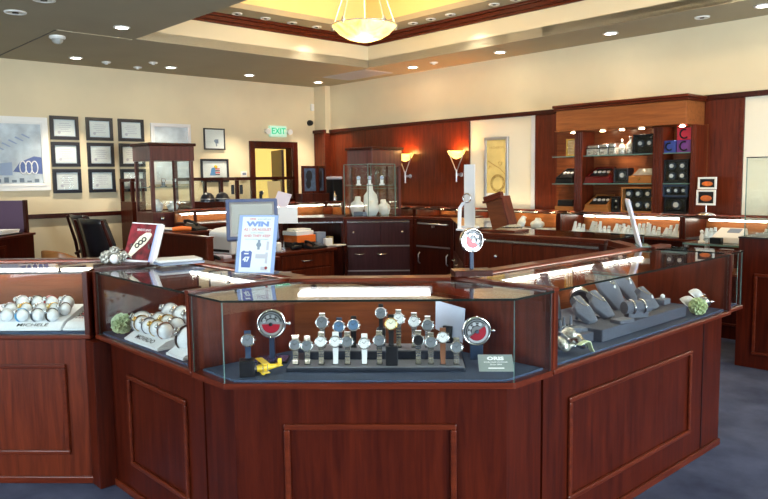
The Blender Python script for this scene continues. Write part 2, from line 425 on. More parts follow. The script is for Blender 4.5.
# ------------------------------------------------------------------ lights of the place
def lamp(name, kind, loc, energy, col, size=.1, rot=(0, 0, 0), **k):
    l = bpy.data.lights.new(name, kind); l.energy = energy; l.color = col
    if kind == 'SPOT': l.spot_size = k.get('angle', R(70)); l.spot_blend = k.get('blend', .7); l.shadow_soft_size = size
    elif kind == 'AREA': l.shape = 'RECTANGLE'; l.size = size; l.size_y = k['size_y']; l.spread = k.get('spread', R(180))
    else: l.shadow_soft_size = size
    o = bpy.data.objects.new(name, l); COL.objects.link(o); o.location = loc; o.rotation_euler = rot
    return o
DAY = (.84, .92, 1.0); WARM = (1, .86, .66)
W_REAR, W_RIGHT = 45, 150          # daylight through each pane
for i, p in enumerate(WR):
    c = AB(A0 - .22, (p[0] + p[1]) / 2, 1.52)
    o = lamp('daylight', 'AREA', c, W_REAR, DAY, p[1] - p[0], size_y=2.15)
    o.rotation_euler = Vector((S2, S2, -.0)).to_track_quat('-Z', 'Z').to_euler()
for i, p in enumerate(WS):
    c = AB((p[0] + p[1]) / 2, B1 + .22, 1.42)
    o = lamp('daylight', 'AREA', c, W_RIGHT, DAY, p[1] - p[0], size_y=2.35)
    o.rotation_euler = Vector((-S2, S2, 0)).to_track_quat('-Z', 'Z').to_euler()
w = bpy.data.worlds.new('sky'); SC.world = w; w.use_nodes = True
w.node_tree.nodes['Background'].inputs['Color'].default_value = (.75, .87, 1, 1); w.node_tree.nodes['Background'].inputs['Strength'].default_value = 3.0

# recessed downlights
def downlight(label, a, b, z, on=True, r=.075, group='recessed lights in the flat ceiling', watts=30, ang=75):
    t = thing('recessed_downlight', label, 'ceiling light', AB(a, b, z), 0, group)
    MB().lathe([(r * .72, -.002), (r * .76, -.010), (r, -.010), (r * 1.04, 0), (r * .72, 0)], 24).build('trim_ring', M['whitep'], t)
    if on:
        MB().cyl((0, 0, -.006), (0, 0, -.003), r * .71, n=24).build('lamp_face', M['lamp'], t)
        lamp('downlight_and_fill', 'SPOT', AB(a, b, z - .02), watts, WARM, .04, angle=R(ang), blend=.6)
    else:
        mb = MB().cyl((0, 0, -.005), (0, 0, -.003), r * .71, n=24).cyl((0, 0, -.012), (0, 0, -.005), r * .3, n=16, m=1)
        mb.build('lamp_face', [M['lampoff'], M['black']], t)
    return t
DL = [('lit ceiling light over the framed certificates, nearest the left edge', 3.21, -8.66), ('lit ceiling light in front of the white poster above the glass tower', 4.39, -8.66),
      ('lit ceiling light above the framed pictures beside the doorway', 5.54, -8.64), ('lit ceiling light in the corner beside the air vent', 6.74, -8.65)]
for l, a, b in DL: downlight(l, a, b, CZ, watts=75)
DL = [('lit ceiling light above the wall sconces', 6.815, -6.74), ('lit ceiling light above the gold poster niche', 6.81, -5.31),
      ('lit ceiling light above the wall shelving crown', 6.805, -3.90), ('lit ceiling light at the far right above the cream niche', 6.74, -2.42)]
for l, a, b in DL: downlight(l, a, b, CZ, watts=5, ang=80)
downlight('lit ceiling light on the dark ceiling beside the tray corner', 2.92, -6.70, CZ, watts=22)
downlight('dull ceiling light with a dark middle at the top left', 1.99, -6.67, CZ, on=False, r=.085)
downlight('dull ceiling light cut by the top edge of the picture', 2.03, -6.08, CZ, on=False, r=.085)
downlight('dull unlit ceiling light between two lit ones on the right', 6.785, -2.965, CZ, on=False, r=.065)
RL = [('small tray light farthest from the pendant along the left tray edge', 4.36, -7.01), ('second small tray light along the left tray edge', 4.73, -7.01), ('third small tray light along the left tray edge', 5.10, -7.01),
      ('small tray light just left of the pendant bowl', 5.46, -7.01), ('small tray light just right of the pendant bowl', 6.21, -6.13), ('second small tray light right of the pendant', 6.21, -5.84),
      ('third small tray light right of the pendant', 6.21, -5.54), ('fourth small tray light right of the pendant', 6.21, -4.92), ('small tray light at the upper edge, farthest right of the pendant', 6.21, -4.64)]
for l, a, b in RL: downlight(l, a, b, Z2, on=False, r=.058, group='small lights in the tray border')
# dome camera, sprinklers, vent
t = thing('dome_camera', 'small white dome camera hanging from the dark ceiling', 'camera', AB(2.61, -7.50, CZ))
MB().lathe([(.075, 0), (.078, -.02), (.06, -.032)], 20).build('housing', M['whitep'], t)
MB().lathe([(.056, -.03), (.05, -.055), (.03, -.072), (.001, -.078)], 20).build('dome', M['screen'], t)
for l, a, b in (('tiny sprinkler cap near the wall, left of the ceiling light row', 3.60, -8.75), ('small white ceiling sensor nearest the picture wall', 4.06, -8.90), ('small white ceiling sensor beside the second light', 4.05, -8.44), ('tiny sprinkler cap above the sconces', 6.76, -6.31)):
    o = MB().lathe([(.055, 0), (.05, -.012), (.02, -.016), (.018, -.028), (.001, -.03)], 16).build('ceiling_sensor', M['whitep'], None, AB(a, b, CZ))
    tag(o, l, 'sensor', 'sensors on the flat ceiling')
t = thing('air_vent', 'flat grey air vent grille in the ceiling corner', 'vent', AB(6.715, -7.73, CZ), RB)
mb = MB(); moulding(mb, -.46, -.25, .46, .25, 0, .03, .008); mb2 = MB()
mb2.v = [Vector((v.x, v.z, v.y)) for v in mb.v]; mb2.f, mb2.m, mb2.sm = mb.f, mb.m, mb.sm; mb2.build('frame', M['grille'], t)
mb = MB()
for i in range(11): mb.box(-.43, -.215 + i * .04, -.010, .43, -.195 + i * .04, -.002)
mb.build('louvres', M['grille'], t)

# pendant bowl
t = thing('pendant_lamp', 'glowing yellow alabaster bowl pendant on slim rods', 'pendant lamp', (-.45, 7.57, 2.895))
prof = [(.002, 0), (.09, .006), (.18, .032), (.26, .078), (.315, .135), (.335, .16), (.322, .16), (.25, .09), (.17, .046), (.09, .02), (.002, .014)]
MB().lathe(prof, 40).build('bowl', M['bowl'], t)
mb = MB().tube([(.338 * math.cos(2 * PI * i / 40), .338 * math.sin(2 * PI * i / 40), .158) for i in range(40)], .007, 6, closed=True)
mb.build('rim_band', M['satin'], t)
apex = Vector((0, 0, 1.02))
for k in range(5):
    an = 2 * PI * k / 5 + .35; p = Vector((.345 * math.cos(an), .345 * math.sin(an), .165))
    rod = MB().tube([p, apex + Vector((.03 * math.cos(an), .03 * math.sin(an), 0))], .006, 8).build('rod', M['niche'], t)
    MB().ball(p, .02).cyl(p - Vector((0, 0, .03)), p + Vector((0, 0, .03)), .010).build('finial', M['satin'], rod)
mb = MB().lathe([(.001, .98), (.05, .99), (.06, 1.02), (.045, 1.05), (.02, 1.07), (.02, 1.26)], 20).lathe([(.02, 1.26), (.09, 1.31), (.1, 1.354)], 20); mb.build('stem', M['satin'], t)
lamp('pendant_and_fill', 'POINT', (-.45, 7.57, 3.14), 12, (1, .76, .42), .12)
lamp('pendant_glow', 'POINT', (-.45, 7.57, 2.80), 10, (1, .80, .52), .10)

# unseen fill lamps added to brighten the tray and near counters, no fixtures
lamp('pendant_and_fill', 'POINT', AB(4.84, -2.4, 3.55), 22, (1, .80, .50), .15)
for a, b in ((.9, -3.6), (1.9, -3.0), (2.5, -1.2), (1.2, -5.2), (.2, -1.6), (3.6, -.4), (5.2, -.2), (1.4, .6)):
    lamp('downlight_and_fill', 'SPOT', AB(a, b, CZ - .02), 17, (1, .91, .76), .06, angle=R(100), blend=.7)
for a, b, wt in ((3.45, -2.6, 42), (6.2, -2.4, 30), (3.45, -5.2, 40), (6.2, -5.3, 22), (5.4, -6.97, 18)):  # added fill lamps, the small tray border lights are unlit
    lamp('tray_fill', 'SPOT', AB(a, b, Z2 - .02), wt, (1, .93, .80), .08, angle=R(105), blend=.7)
lamp('hall_lamp', 'POINT', AB(6.2, -10.4, 2.5), 5.5, (1, .84, .58), .12)
# wall sconces
def sconce(label, b, z):
    t = thing('wall_sconce', label, 'wall lamp', AB(A1 - .025, b, z), RB, 'amber glass sconces on the wood panelling')
    c = (0, -.10, 0)
    MB().lathe([(.012, -.085), (.05, -.07), (.095, -.03), (.118, .02), (.112, .02), (.09, -.022), (.05, -.058), (.01, -.07)], 24, c).build('shade', M['shade'], t)
    for s in (-1, 1): MB().tube([(s * .125, -.10, .03), (s * .10, -.10, -.06), (s * .045, -.10, -.16), (s * .008, -.10, -.24)], .007, 8).build('arm', M['satin'], t)
    MB().cyl((0, -.10, -.22), (0, -.10, -.37), .013, .009).ball((0, -.10, -.37), .014).box(-.02, -.10, -.30, .02, 0, -.27).build('stem', M['satin'], t)
    MB().cyl((0, -.006, -.285), (0, 0, -.285), .028).build('back_plate', M['satin'], t)
    lamp('sconce_bulb', 'POINT', AB(A1 - .125, b, z + .005), 5, (1, .50, .15), .07)
sconce('amber sconce nearest the corner tower on the wood panelling', -7.14, 1.80)
sconce('amber sconce next to the cream niche on the wood panelling', -6.20, 1.81)
# ------------------------------------------------------------------ showcases
ZB, ZT = .735, 1.065
def showcase(label, loc, rotz, L, D, group=None, zb=ZB, zt=ZT, base=True, panels=None, posts=(1, 1), light=(.1, .9), deckm='deck', backm='wood', inset=.05, kick=True, name='showcase', backd=None, led='led', z0=0.0, endglass=(0, 0), basem='wood', pw=.026):
    """front at local y = 0 facing -y; wood base, glazed upper part, lit from the top of its back"""
    t = thing(name, label, 'showcase', loc, rotz, group)
    if base:
        MB().box(0, inset, z0, L, D - .002, zb - .001).build('base', M[basem], t)
        mb = MB()
        for x0, x1, q0, q1 in (panels or ()): moulding(mb, x0, q0, x1, q1, inset)
        if mb.v: mb.build('panel_moulding', M['trimw'], t, bevel=.005)
        if kick: MB().box(0, inset - .014, 0, L, inset, .035).build('kick_strip', M['trimw'], t, bevel=.004)
    MB().box(0, 0, zb, L, D, zb + .022).build('sill', M['trimw'], t, bevel=.006)
    MB().box(.015, .03, zb + .022, L - .015, D - .03, zb + .030).build('display_floor', M[deckm], t)
    if backm: MB().box(0, D - .025, zb + .022, L, D, zt - .008).build('back_panel', M[backm], t)
    else: MB().box(.034, D - .018, zb + .022, L - .004, D - .012, zt - .008, 0, 1).build('rear_pane', [M['glass'], M['edgel']], t)
    if backd: backd(t, L, D, zb, zt)
    for i, k in enumerate(posts):
        x = 0 if i == 0 else L - pw
        if k: MB().box(x, .002, zb + .022, x + pw, .034, zt).build('corner_post', M['wood'], t, bevel=.003)
        if k == 1: MB().box(x + .002, .034, zb + .022, x + .014, D - .025, zt - .008).build('end_panel', M['woodr'], t)
    for i, k in enumerate(endglass):
        x = .006 if i == 0 else L - .012
        if k: MB().box(x, .034, zb + .022, x + .006, D - .025, zt - .008, 0, 1).build('end_pane', [M['glass'], M['edgel']], t)
    x0, x1 = (pw if posts[0] else .004), (L - pw if posts[1] else L - .004)
    MB().box(x0, .012, zb + .022, x1, .018, zt - .008, 0, 1).build('front_pane', [M['glass'], M['edgel']], t)
    MB().box(x0, .008, zt - .008, x1, D - .07, zt, 0, 1).build('top_pane', [M['glass'], M['edge']], t)
    MB().box(0, D - .075, zt - .004, L, D, zt + .012).build('back_rail', M['trimw'], t, bevel=.005)
    if light:
        a, b = light[0] * L, light[1] * L
        f = MB().box(a, D - .085, zt - .042, b, D - .028, zt - .034); [f.box(a + (b - a) * q - .007, D - .112, zt - .054, a + (b - a) * q + .007, D - .0851, zt - .034, 1) for q in (.12, .5, .88)]; f = f.build('lamp_housing', [M['satin'], M['black']], t)
        MB().cyl((a + .01, D - .102, zt - .042), (b - .01, D - .102, zt - .042), .008, n=10).build('lamp_tube', M[led], t)
    return t

# --- the near octagon: plan corners
P = {k: AB(*v).to_2d() for k, v in dict(L0=(1.315, -2.53), L1=(1.315, -2.288), R1=(2.065, -1.537), R0=(2.305, -1.537), LB=(1.87, -2.53), RB_=(2.305, -2.09)).items()}
YF, YB = 2.548, 3.085
# the front showcase: three panes across the corner of the counter
t = thing('showcase', 'three-sided front showcase full of steel watches on a wide panelled base', 'showcase', (0, 0, 0), 0, 'glass topped showcases of the near counter')
bl, br = (1.37, -2.53), (2.305, -1.592)
yb = 2.602
base = [AB(*bl), Vector((1.37 * 2 ** .5 - yb, yb, 0)), Vector((yb + -1.592 * 2 ** .5, yb, 0)), AB(*br), P['RB_'], P['LB']]
base = [Vector(p[:2]) for p in base]
back = [(P['RB_'].x, P['RB_'].y), (P['LB'].x, P['LB'].y)]
Lb = Vector((-.485, YB)); Rb = Vector((.14, YB))
outline = [P['L0'], P['L1'], P['R1'], P['R0'], Vector(Rb), Vector(Lb)]
outline = [(p[0], p[1]) for p in outline]
bo = [(base[0].x, base[0].y), (base[1].x, base[1].y), (base[2].x, base[2].y), (base[3].x, base[3].y), (Rb.x, Rb.y), (Lb.x, Lb.y)]
MB().prism(bo, 0, ZB - .001).build('base', M['wood'], t)
mb = MB(); moulding(mb, -.479, .155, .165, .588, yb); mb.build('panel_moulding', M['trimw'], t, bevel=.005)
mb = MB().wall(bo[1], bo[2], -.014, 0, .035).wall(bo[0], bo[1], -.014, 0, .035).wall(bo[2], bo[3], -.014, 0, .035); mb.build('kick_strip', M['trimw'], t)
mb = MB().wall(bo[1], bo[2], -.006, .036, ZB - .02)
MB().prism(outline, ZB, ZB + .022).build('sill', M['trimw'], t, bevel=.006)
ins = lambda d: [(p[0] + (0 - p[0] - .1) * d, p[1] + (2.85 - p[1]) * d) for p in outline]
MB().prism(ins(.06), ZB + .022, ZB + .030).build('display_floor', M['deck'], t)
g = [M['glass'], M['edgel']]
e = .012
def inner(p, q, d):
    p, q = Vector(p), Vector(q); u = (q - p).normalized(); nn = Vector((-u.y, u.x)) * d
    return p + nn, q + nn
for p, q in ((0, 1), (1, 2), (2, 3)):
    a, b = inner(outline[p], outline[q], .004)
    u = (b - a).normalized()
    if p == 0: a = a + u * .014
    if p == 2: b = b - u * .014
    MB().wall(a, b, .0035, ZB + .022, ZT - .008, 0, 1).build('front_pane', g, t)
top = [outline[0], outline[1], outline[2], outline[3], (Rb.x - .03, Rb.y - .07), (Lb.x + .03, Lb.y - .07)]
MB().prism(top, ZT - .008, ZT, 0, 1).build('top_pane', [M['glass'], M['edge']], t)
MB().box(Lb.x - .02, YB - .02, ZB + .022, Rb.x + .02, YB, ZT - .008).build('back_panel', M['woodm'], t)
for s, (p, q) in enumerate(((outline[0], (Lb.x, Lb.y)), ((Rb.x, Rb.y), outline[3]))):
    MB().wall(p, q, .014, ZB + .022, ZT - .008).build('end_panel', M['woodr'], t)
    MB().wall(p, q, .035 if s else .03, ZT - .004, ZT + .010).build('end_rail', M['trimw'], t, bevel=.004)
for k, sgn in ((0, 1), (3, -1)):
    p = Vector(outline[k]); dx = .0
    mb = MB(); mb.T = Matrix.Translation((p.x, p.y, 0)) @ Matrix.Rotation(RB if k == 0 else RA, 4, 'Z')
    mb.box(0 if k == 0 else -.014, .002, ZB + .022, .014 if k == 0 else 0, .030, ZT).build('corner_post', M['wood'], t, bevel=.003)
MB().box(Lb.x - .03, YB - .075, ZT - .004, Rb.x + .03, YB + .02, ZT + .012).build('back_rail', M['trimw'], t, bevel=.005)
MB().box(-.47, 2.985, ZT - .050, .09, 3.05, ZT - .020).build('lamp_housing', M['satin'], t)
MB().box(-.46, 2.885, ZT - .045, .08, 2.9845, ZT - .030).build('lamp_tube', M['ledp'], t)

# right, left and far left showcases of the near counter
G = 'glass topped showcases of the near counter'
RIGHT = showcase('long showcase of necklace busts running back on the right', AB(2.312, -1.537), RA, 1.68, .555, G, backm='woodm',
    panels=[(.173, 1.303, .16, .60)], light=(.05, .93))
MB().box(1.448, .047, .036, 1.454, .052, ZB - .02).build('seam', M['black'], RIGHT)
LEFT = showcase('short angled showcase of white watch cushions left of the front one', AB(1.315, -3.50), RB, .966, .575, G, panels=[(.26, .83, .16, .60)], light=(.1, .9))
FAR = showcase('straight showcase of watches at the left edge', (-3.35, 3.385), RX, 1.79, .55, G, panels=[(.20, 1.65, .148, .608)], light=(.1, .9), inset=.03, backm='woodm', basem='woodr')  # lighter base panel, with warm light put into its colour too
# the wooden wedge joining the two left showcases
t = tag(MB().prism([(-1.548, 3.44), (-1.548, 3.93), (-1.22, 3.93), (-1.14, 3.81)], 0, ZT + .012).build('corner_filler', M['wood'], None, bevel=.003),
    'wooden corner wedge between the two left showcases under the red catalogue', 'counter corner')
mb = MB(); mb.T = Matrix.Rotation(RB, 4, 'Z'); mb.box(-3.54, 1.28, 0, -3.435, 1.43, ZB - .003)
mb.T = Matrix(); mb.v = [LEFT.matrix_basis.inverted() @ v for v in mb.v]; mb.build('post', M['wood'], LEFT, bevel=.003)
# hinged glass wing beyond the right showcase
WING = showcase('glass wing without a base bridging the gap after the right showcase', AB(4.005, -1.56), RA, .21, .50, G, base=False, backm=None, light=None, posts=(2, 0), endglass=(0, 1))
mb = MB().cyl((.13, .25, 0), (.13, .25, ZB), .02, n=12).cyl((.13, .25, 0), (.13, .25, .02), .06, n=16); mb.build('foot', M['black'], WING)
# ------------------------------------------------------------------ the far side of the staff ring, seen from behind
def knob(mb, x, y, z): mb.cyl((x, y, z), (x, y - .022, z), .008, n=10).ball((x, y - .028, z), .016, n=12)
def pull(mb, x, y, z, w=.11):
    mb.tube([(x - w / 2, y, z), (x - w / 2 + .012, y - .022, z - .002), (x, y - .028, z - .004), (x + w / 2 - .012, y - .022, z - .002), (x + w / 2, y, z)], .006, 8)

def back_counter(name, label, loc, rotz, L, D, doors, drawers, strips=True, mat='woodd', z1=1.04, glass=True, lowstrip=True):
    """staff side faces local -y: sliding doors above, drawers below, glass case hidden behind"""
    t = thing(name, label, 'counter', loc, rotz)
    MB().box(0, .012, 0, L, D, .74).build('base', M[mat], t)
    MB().box(0, .012, .742, L, .05, z1).build('back_panel', M[mat], t)
    MB().box(-.005, -.005, z1 + .001, L + .005, .08, z1 + .028).build('top_rail', M['trimw'], t, bevel=.004)
    for x in (0, L - .035): MB().box(x, -.004, 0, x + .035, .011, z1).build('stile', M['wood'], t, bevel=.003)
    if strips:
        mb = MB().box(.036, -.008, z1 - .035, L - .036, .011, z1 - .018)
        mb.build('track_strip', M['silver'], t, bevel=.002)
        if lowstrip: MB().box(.036, -.008, .738, L - .036, .011, .752).build('track_strip', M['satin'], t, bevel=.002)
    for x0, x1, kx in doors:
        d = MB().box(x0, -.002, .758, x1, .010, z1 - .04).build('sliding_door', M[mat], t, bevel=.003)
        for k in kx: m2 = MB(); knob(m2, k, -.002, .90); m2.build('door_knob', M['chrome'], d)
    for x0, x1, q0, q1, hx in drawers:
        d = MB().box(x0, -.006, q0, x1, .011, q1).build('drawer', M[mat], t, bevel=.004)
        m2 = MB()
        for h in hx: pull(m2, h, -.006, (q0 + q1) / 2 + (q1 - q0) * .22)
        m2.build('drawer_handle', M['silver'], d)
    if glass:
        MB().box(0, .08, .742, L, D, .76).build('display_floor', M['white'], t)
        MB().box(.004, D - .012, .762, L - .004, D - .006, z1 + .02, 0, 1).build('front_pane', [M['glass'], M['edgel']], t)
        MB().box(.0, .082, z1 + .021, L, D, z1 + .028, 0, 1).build('top_pane', [M['glass'], M['edge']], t)
    return t

# C1: frontal run with sliding doors, drawers and an open niche at its left
t = back_counter('back_counter', 'dark counter with painted purple sheen, two sliding doors and chrome strips under the glass cube', (-.735, 7.95), RX, .765, .55,
    [(.04, .40, (.11,)), (.41, .725, (.65,))], [(.04, .725, .475, .73, (.17, .42)), (.04, .725, .20, .46, (.40,))], mat='woodsheen')
MB().box(.036, -.008, .462, .729, .011, .474).build('track_strip', M['satin'], t, bevel=.002)
t = thing('niche_cabinet', 'open fronted niche cabinet behind the orange box on the inner desk', 'cabinet', (-1.44, 7.95, 0), RX)
mb = MB().box(0, .012, 0, .70, .55, .742).build('base', M['woodd'], t)
MB().box(0, .35, .743, .70, .37, 1.04).build('back_panel', M['wood'], t)
for x in (0, .675): MB().box(x, -.002, .743, x + .025, .35, 1.0).build('side_panel', M['wood'], t, bevel=.003)
MB().box(0, -.004, 1.001, .70, .55, 1.068).build('top', M['woodd'], t, bevel=.003)
MB().box(.0, -.010, 1.006, .70, -.0041, 1.022).build('track_strip', M['silver'], t)
# section 2, the side section and section R
t = back_counter('back_counter', 'dark short counter with drop door and long handle right of the purple-sheened counter', (.045, 7.925), RB, .57, .5,
    [(.04, .53, ())], [(.04, .53, .22, .735, ())], mat='woodd', strips=False)
mb = MB().tube([(.08, -.002, 1.0), (.08, -.03, 1.0), (.50, -.03, .995), (.50, -.002, .995)], .008, 8).cyl((.30, -.002, .97), (.30, -.03, .97), .012)
mb.build('rail_handle', M['satin'], t)
MB().box(.04, -.012, .742, .53, -.0021, .757).build('track_strip', M['satin'], t)
for x in (.09, .50): MB().tube([(x, -.006, .68), (x, -.03, .66), (x, -.03, .58), (x, -.006, .56)], .007, 8).build('drawer_handle', M['satin'], t)
t = back_counter('back_counter', 'narrow counter seen end-on with a brass coloured top edge', (.455, 7.49), R(-90), 1.36, .5,
    [], [(.05, .70, .46, .735, (.2, .6)), (.05, .70, .18, .45, (.2, .6)), (.72, 1.32, .46, .735, (.9, 1.2))], mat='wood', strips=False)
MB().box(-.01, -.030, 1.0695, 1.37, .10, 1.076).build('edge_strip', M['brass'], t)
t = back_counter('back_counter', 'reddish counter with one round knob and a long thin strip behind the right showcase', AB(4.30, -3.655), RB, 1.17, .55,
    [(.06, .42, (.29,)), (.425, 1.13, ())], [(.06, 1.13, .20, .735, ())], mat='woodr', lowstrip=False)
t = tag(MB().wall(AB(4.315, -2.475), AB(3.998, -2.12), .05, 0, 1.03).build('gate_panel', M['woodd'], None), 'dark wooden panel closing the gap behind the far end of the right showcase', 'panel')
MB().wall(AB(4.32, -2.468), AB(3.996, -2.105), .075, 1.031, 1.066).build('top_rail', M['trimw'], t, bevel=.004)

# the inner desk in front of the niche cabinet
t = thing('desk', 'reddish wooden inner desk with a wide drawer and bow handle', 'desk', AB(4.06, -5.97, 0), RA)
MB().box(-.02, -.02, .735, .79, .44, .765).build('desk_top', M['trimw'], t, bevel=.006)
MB().box(0, .02, 0, .77, .43, .734).build('body', M['woodr'], t)
for x0, x1, z0, z1 in ((.09, .72, .58, .715), (.09, .72, .40, .565), (.09, .72, .20, .385)):
    d = MB().box(x0, .005, z0, x1, .019, z1).build('drawer', M['woodr'], t, bevel=.005)
    m2 = MB(); pull(m2, (x0 + x1) / 2, .005, (z0 + z1) / 2 + .01, .13); m2.build('drawer_handle', M['silver'], d)

# cabinet with a high dark back (left, behind the catalogue) and the printer desk
t = thing('cabinet', 'dark mahogany cabinet with papers on its top left of the printer', 'cabinet', AB(3.17, -7.05, 0), RB)
MB().box(0, .051, 0, .62, .50, .985).build('body', M['woodd'], t)
MB().box(0, 0, 0, 1.33, .05, .985).build('back_panel', M['wood'], t)
MB().box(-.01, -.01, .986, .63, .51, 1.0).box(.631, -.01, .986, 1.37, .055, 1.0).build('top', M['trimw'], t, bevel=.004)
MB().box(1.331, -.012, 0, 1.362, .05, .985).build('end_stile', M['trimw'], t, bevel=.003)
t = thing('desk', 'low wooden desk carrying the ivory printer', 'desk', AB(3.24, -6.40, 0), RB)
MB().box(0, 0, .73, .70, .70, .76).build('desk_top', M['trimw'], t, bevel=.005)
for x in (.02, .63): MB().box(x, .03, 0, x + .05, .68, .729).build('side_panel', M['wood'], t)
MB().box(.07, .66, .2, .63, .68, .729).build('modesty_panel', M['woodd'], t)

# lit counter running along a, behind the monitor, and the tall cases behind it
def lit_counter(name, label, a, b, L, zt=1.19):
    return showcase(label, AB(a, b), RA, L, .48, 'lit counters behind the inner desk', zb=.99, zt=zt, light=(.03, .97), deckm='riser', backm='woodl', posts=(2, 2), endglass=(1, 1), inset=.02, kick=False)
lit_counter('showcase', 'lit counter under the folding picture frame, left of the glass cube', 4.86, -7.20, 1.14)
lit_counter('showcase', 'lit counter in front of the glass tower with a long white lamp', 3.86, -7.20, .90, 1.155)
def tall_case(label, a, b, L, z0=1.235, zt=1.53, D=.45):
    t = thing('tall_showcase', label, 'showcase', AB(a, b), RA, 'tall wooden cases with a glazed top')
    MB().box(0, 0, 0, L, D, z0).build('base', M['wood'], t)
    for x in (0, L - .04):
        for y in (0, D - .04): MB().box(x, y, z0 + .001, x + .04, y + .04, zt - .041).build('corner_post', M['woodd'], t, bevel=.003)
    mb = MB().box(0, 0, zt - .04, L, .04, zt).box(0, D - .04, zt - .04, L, D, zt).box(0, .04, zt - .04, .04, D - .04, zt).box(L - .04, .04, zt - .04, L, D - .04, zt)
    mb.build('top_frame', M['woodd'], t)
    MB().box(.04, .012, z0, L - .04, .018, zt - .04, 0, 1).build('front_pane', [M['glass'], M['edgel']], t)
    MB().box(.04, D - .018, z0, L - .04, D - .012, zt - .04, 0, 1).build('rear_pane', [M['glass'], M['edgel']], t)
    MB().box(.041, .041, zt - .02, L - .041, D - .041, zt - .014, 0, 1).build('top_pane', [M['glass'], M['edge']], t)
    return t
tall_case('tall glazed wooden case right of the glass tower with dark bracelets inside', 4.26, -8.02, .45)
tall_case('tall glazed wooden case in front of the yellow doorway', 4.90, -8.02, .92)
tall_case('narrow tall wooden case half hidden left of the glass tower', 3.86, -8.80, .18, D=.35)

def tower(label, a, b, wa, wb, z0, z1, zt, base=0.0):
    """square display tower under a deep wooden canopy; wa along a, wb along b"""
    t = thing('display_tower', label, 'display tower', AB(a, b), RA, 'glass display towers with wooden canopies')
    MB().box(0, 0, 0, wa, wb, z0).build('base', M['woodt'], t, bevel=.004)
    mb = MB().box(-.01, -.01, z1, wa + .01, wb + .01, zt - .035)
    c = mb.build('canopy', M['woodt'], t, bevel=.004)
    MB().box(-.03, -.03, zt - .034, wa + .03, wb + .03, zt).build('cornice', M['woodd'], c, bevel=.008)
    for x in (0, wa - .04):
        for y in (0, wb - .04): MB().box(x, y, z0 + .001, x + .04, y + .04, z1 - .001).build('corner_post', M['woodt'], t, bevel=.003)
    MB().box(.04, .012, z0, wa - .04, .018, z1, 0, 1).build('pane', [M['glass'], M['edgel']], t)
    MB().box(.04, wb - .018, z0, wa - .04, wb - .012, z1, 0, 1).build('pane', [M['glass'], M['edgel']], t)
    for x in (.012, wa - .018): MB().box(x, .04, z0, x + .006, wb - .04, z1, 0, 1).build('pane', [M['glass'], M['edgel']], t)
    MB().box(wa * .52 - .012, .004, z0, wa * .52 + .012, .0115, z1).build('door_stile', M['woodd'], t)
    MB().box(.02, .03, z0 + (z1 - z0) * .48, wa - .02, wb - .03, z0 + (z1 - z0) * .48 + .006, 0, 1).build('glass_shelf', [M['glass'], M['edgel']], t)
    m2 = MB(); m2.cyl((.10, 0, z0 - .07), (.10, -.02, z0 - .07), .018).ball((.10, -.03, z0 - .07), .028); m2.build('lock_knob', M['silver'], t)
    return t
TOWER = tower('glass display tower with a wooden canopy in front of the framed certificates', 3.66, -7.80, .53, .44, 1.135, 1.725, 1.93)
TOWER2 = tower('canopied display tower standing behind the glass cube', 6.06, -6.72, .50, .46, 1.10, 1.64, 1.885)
# ------------------------------------------------------------------ counters and shelving along the back wall
GW = 'lit counters along the panelled back wall'
WB = [(-8.85, -6.90, 'lit wall counter under the first sconce, partly behind the glass cube'), (-6.895, -6.56, 'very short lit wall counter right of the glass cube'), (-6.555, -5.74, 'lit wall counter under the second sconce'), (-5.735, -4.385, 'lit wall counter under the gold poster'),
      (-4.38, -3.03, 'lit wall counter in front of the shelving'), (-3.025, -1.4, 'lit wall counter under the twin photo stand'), (-1.395, 1.5, 'lit wall counter continuing to the right edge')]
for i, (b0, b1, l) in enumerate(WB):
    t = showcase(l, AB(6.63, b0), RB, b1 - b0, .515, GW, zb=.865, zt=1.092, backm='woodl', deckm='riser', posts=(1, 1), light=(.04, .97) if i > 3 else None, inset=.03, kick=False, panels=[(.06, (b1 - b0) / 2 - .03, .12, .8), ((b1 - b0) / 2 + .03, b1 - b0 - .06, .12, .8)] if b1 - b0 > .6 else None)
    if i < 4:
        nb = max(1, round((b1 - b0) / .24))
        for k in range(nb):
            x = (b1 - b0) * (k + .5) / nb
            MB().cyl((x, .40, 1.070), (x, .40, 1.083), .026, n=14).build('spot_lamp', M['ledw'], t)

U0, U1 = -4.735, -3.03
unit = thing('wall_shelving', 'tall open cherry wood shelving unit with fluted pilasters and a deep crown', 'shelving unit', AB(6.87, U0), RB)
L = U1 - U0
MB().box(0, .255, 1.105, L, .284, 1.975).build('back_panel', M['woodm'], unit)
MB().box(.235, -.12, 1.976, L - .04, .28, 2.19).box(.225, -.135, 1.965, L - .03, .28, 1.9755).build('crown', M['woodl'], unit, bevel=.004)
mb = MB().box(.215, -.14, 2.1905, L - .02, .28, 2.215).box(.205, -.155, 2.2155, L - .01, .28, 2.245); mb.build('crown_moulding', M['trimw'], unit, bevel=.006)
for x, w in ((.385, .095), (1.275, .10), (1.655, .05)):
    p = MB().box(x, .01, 1.105, x + w, .254, 1.964).build('pilaster', M['woodr'], unit, bevel=.003)
    mb = MB()
    nf = max(1, int(w / .03))
    for k in range(nf): mb.box(x + .012 + k * (w - .012) / nf, .002, 1.12, x + .012 + k * (w - .012) / nf + .011, .010, 1.955)
    mb.build('fluting', M['trimw'], p, bevel=.003)
for x0, x1 in ((.482, 1.273), (1.377, 1.653), (.09, .383)):
    for z in (1.408, 1.706): MB().box(x0, .03, z - .010, x1, .25, z, 0, 1).build('glass_shelf', [M['glass'], M['edgel']], unit)
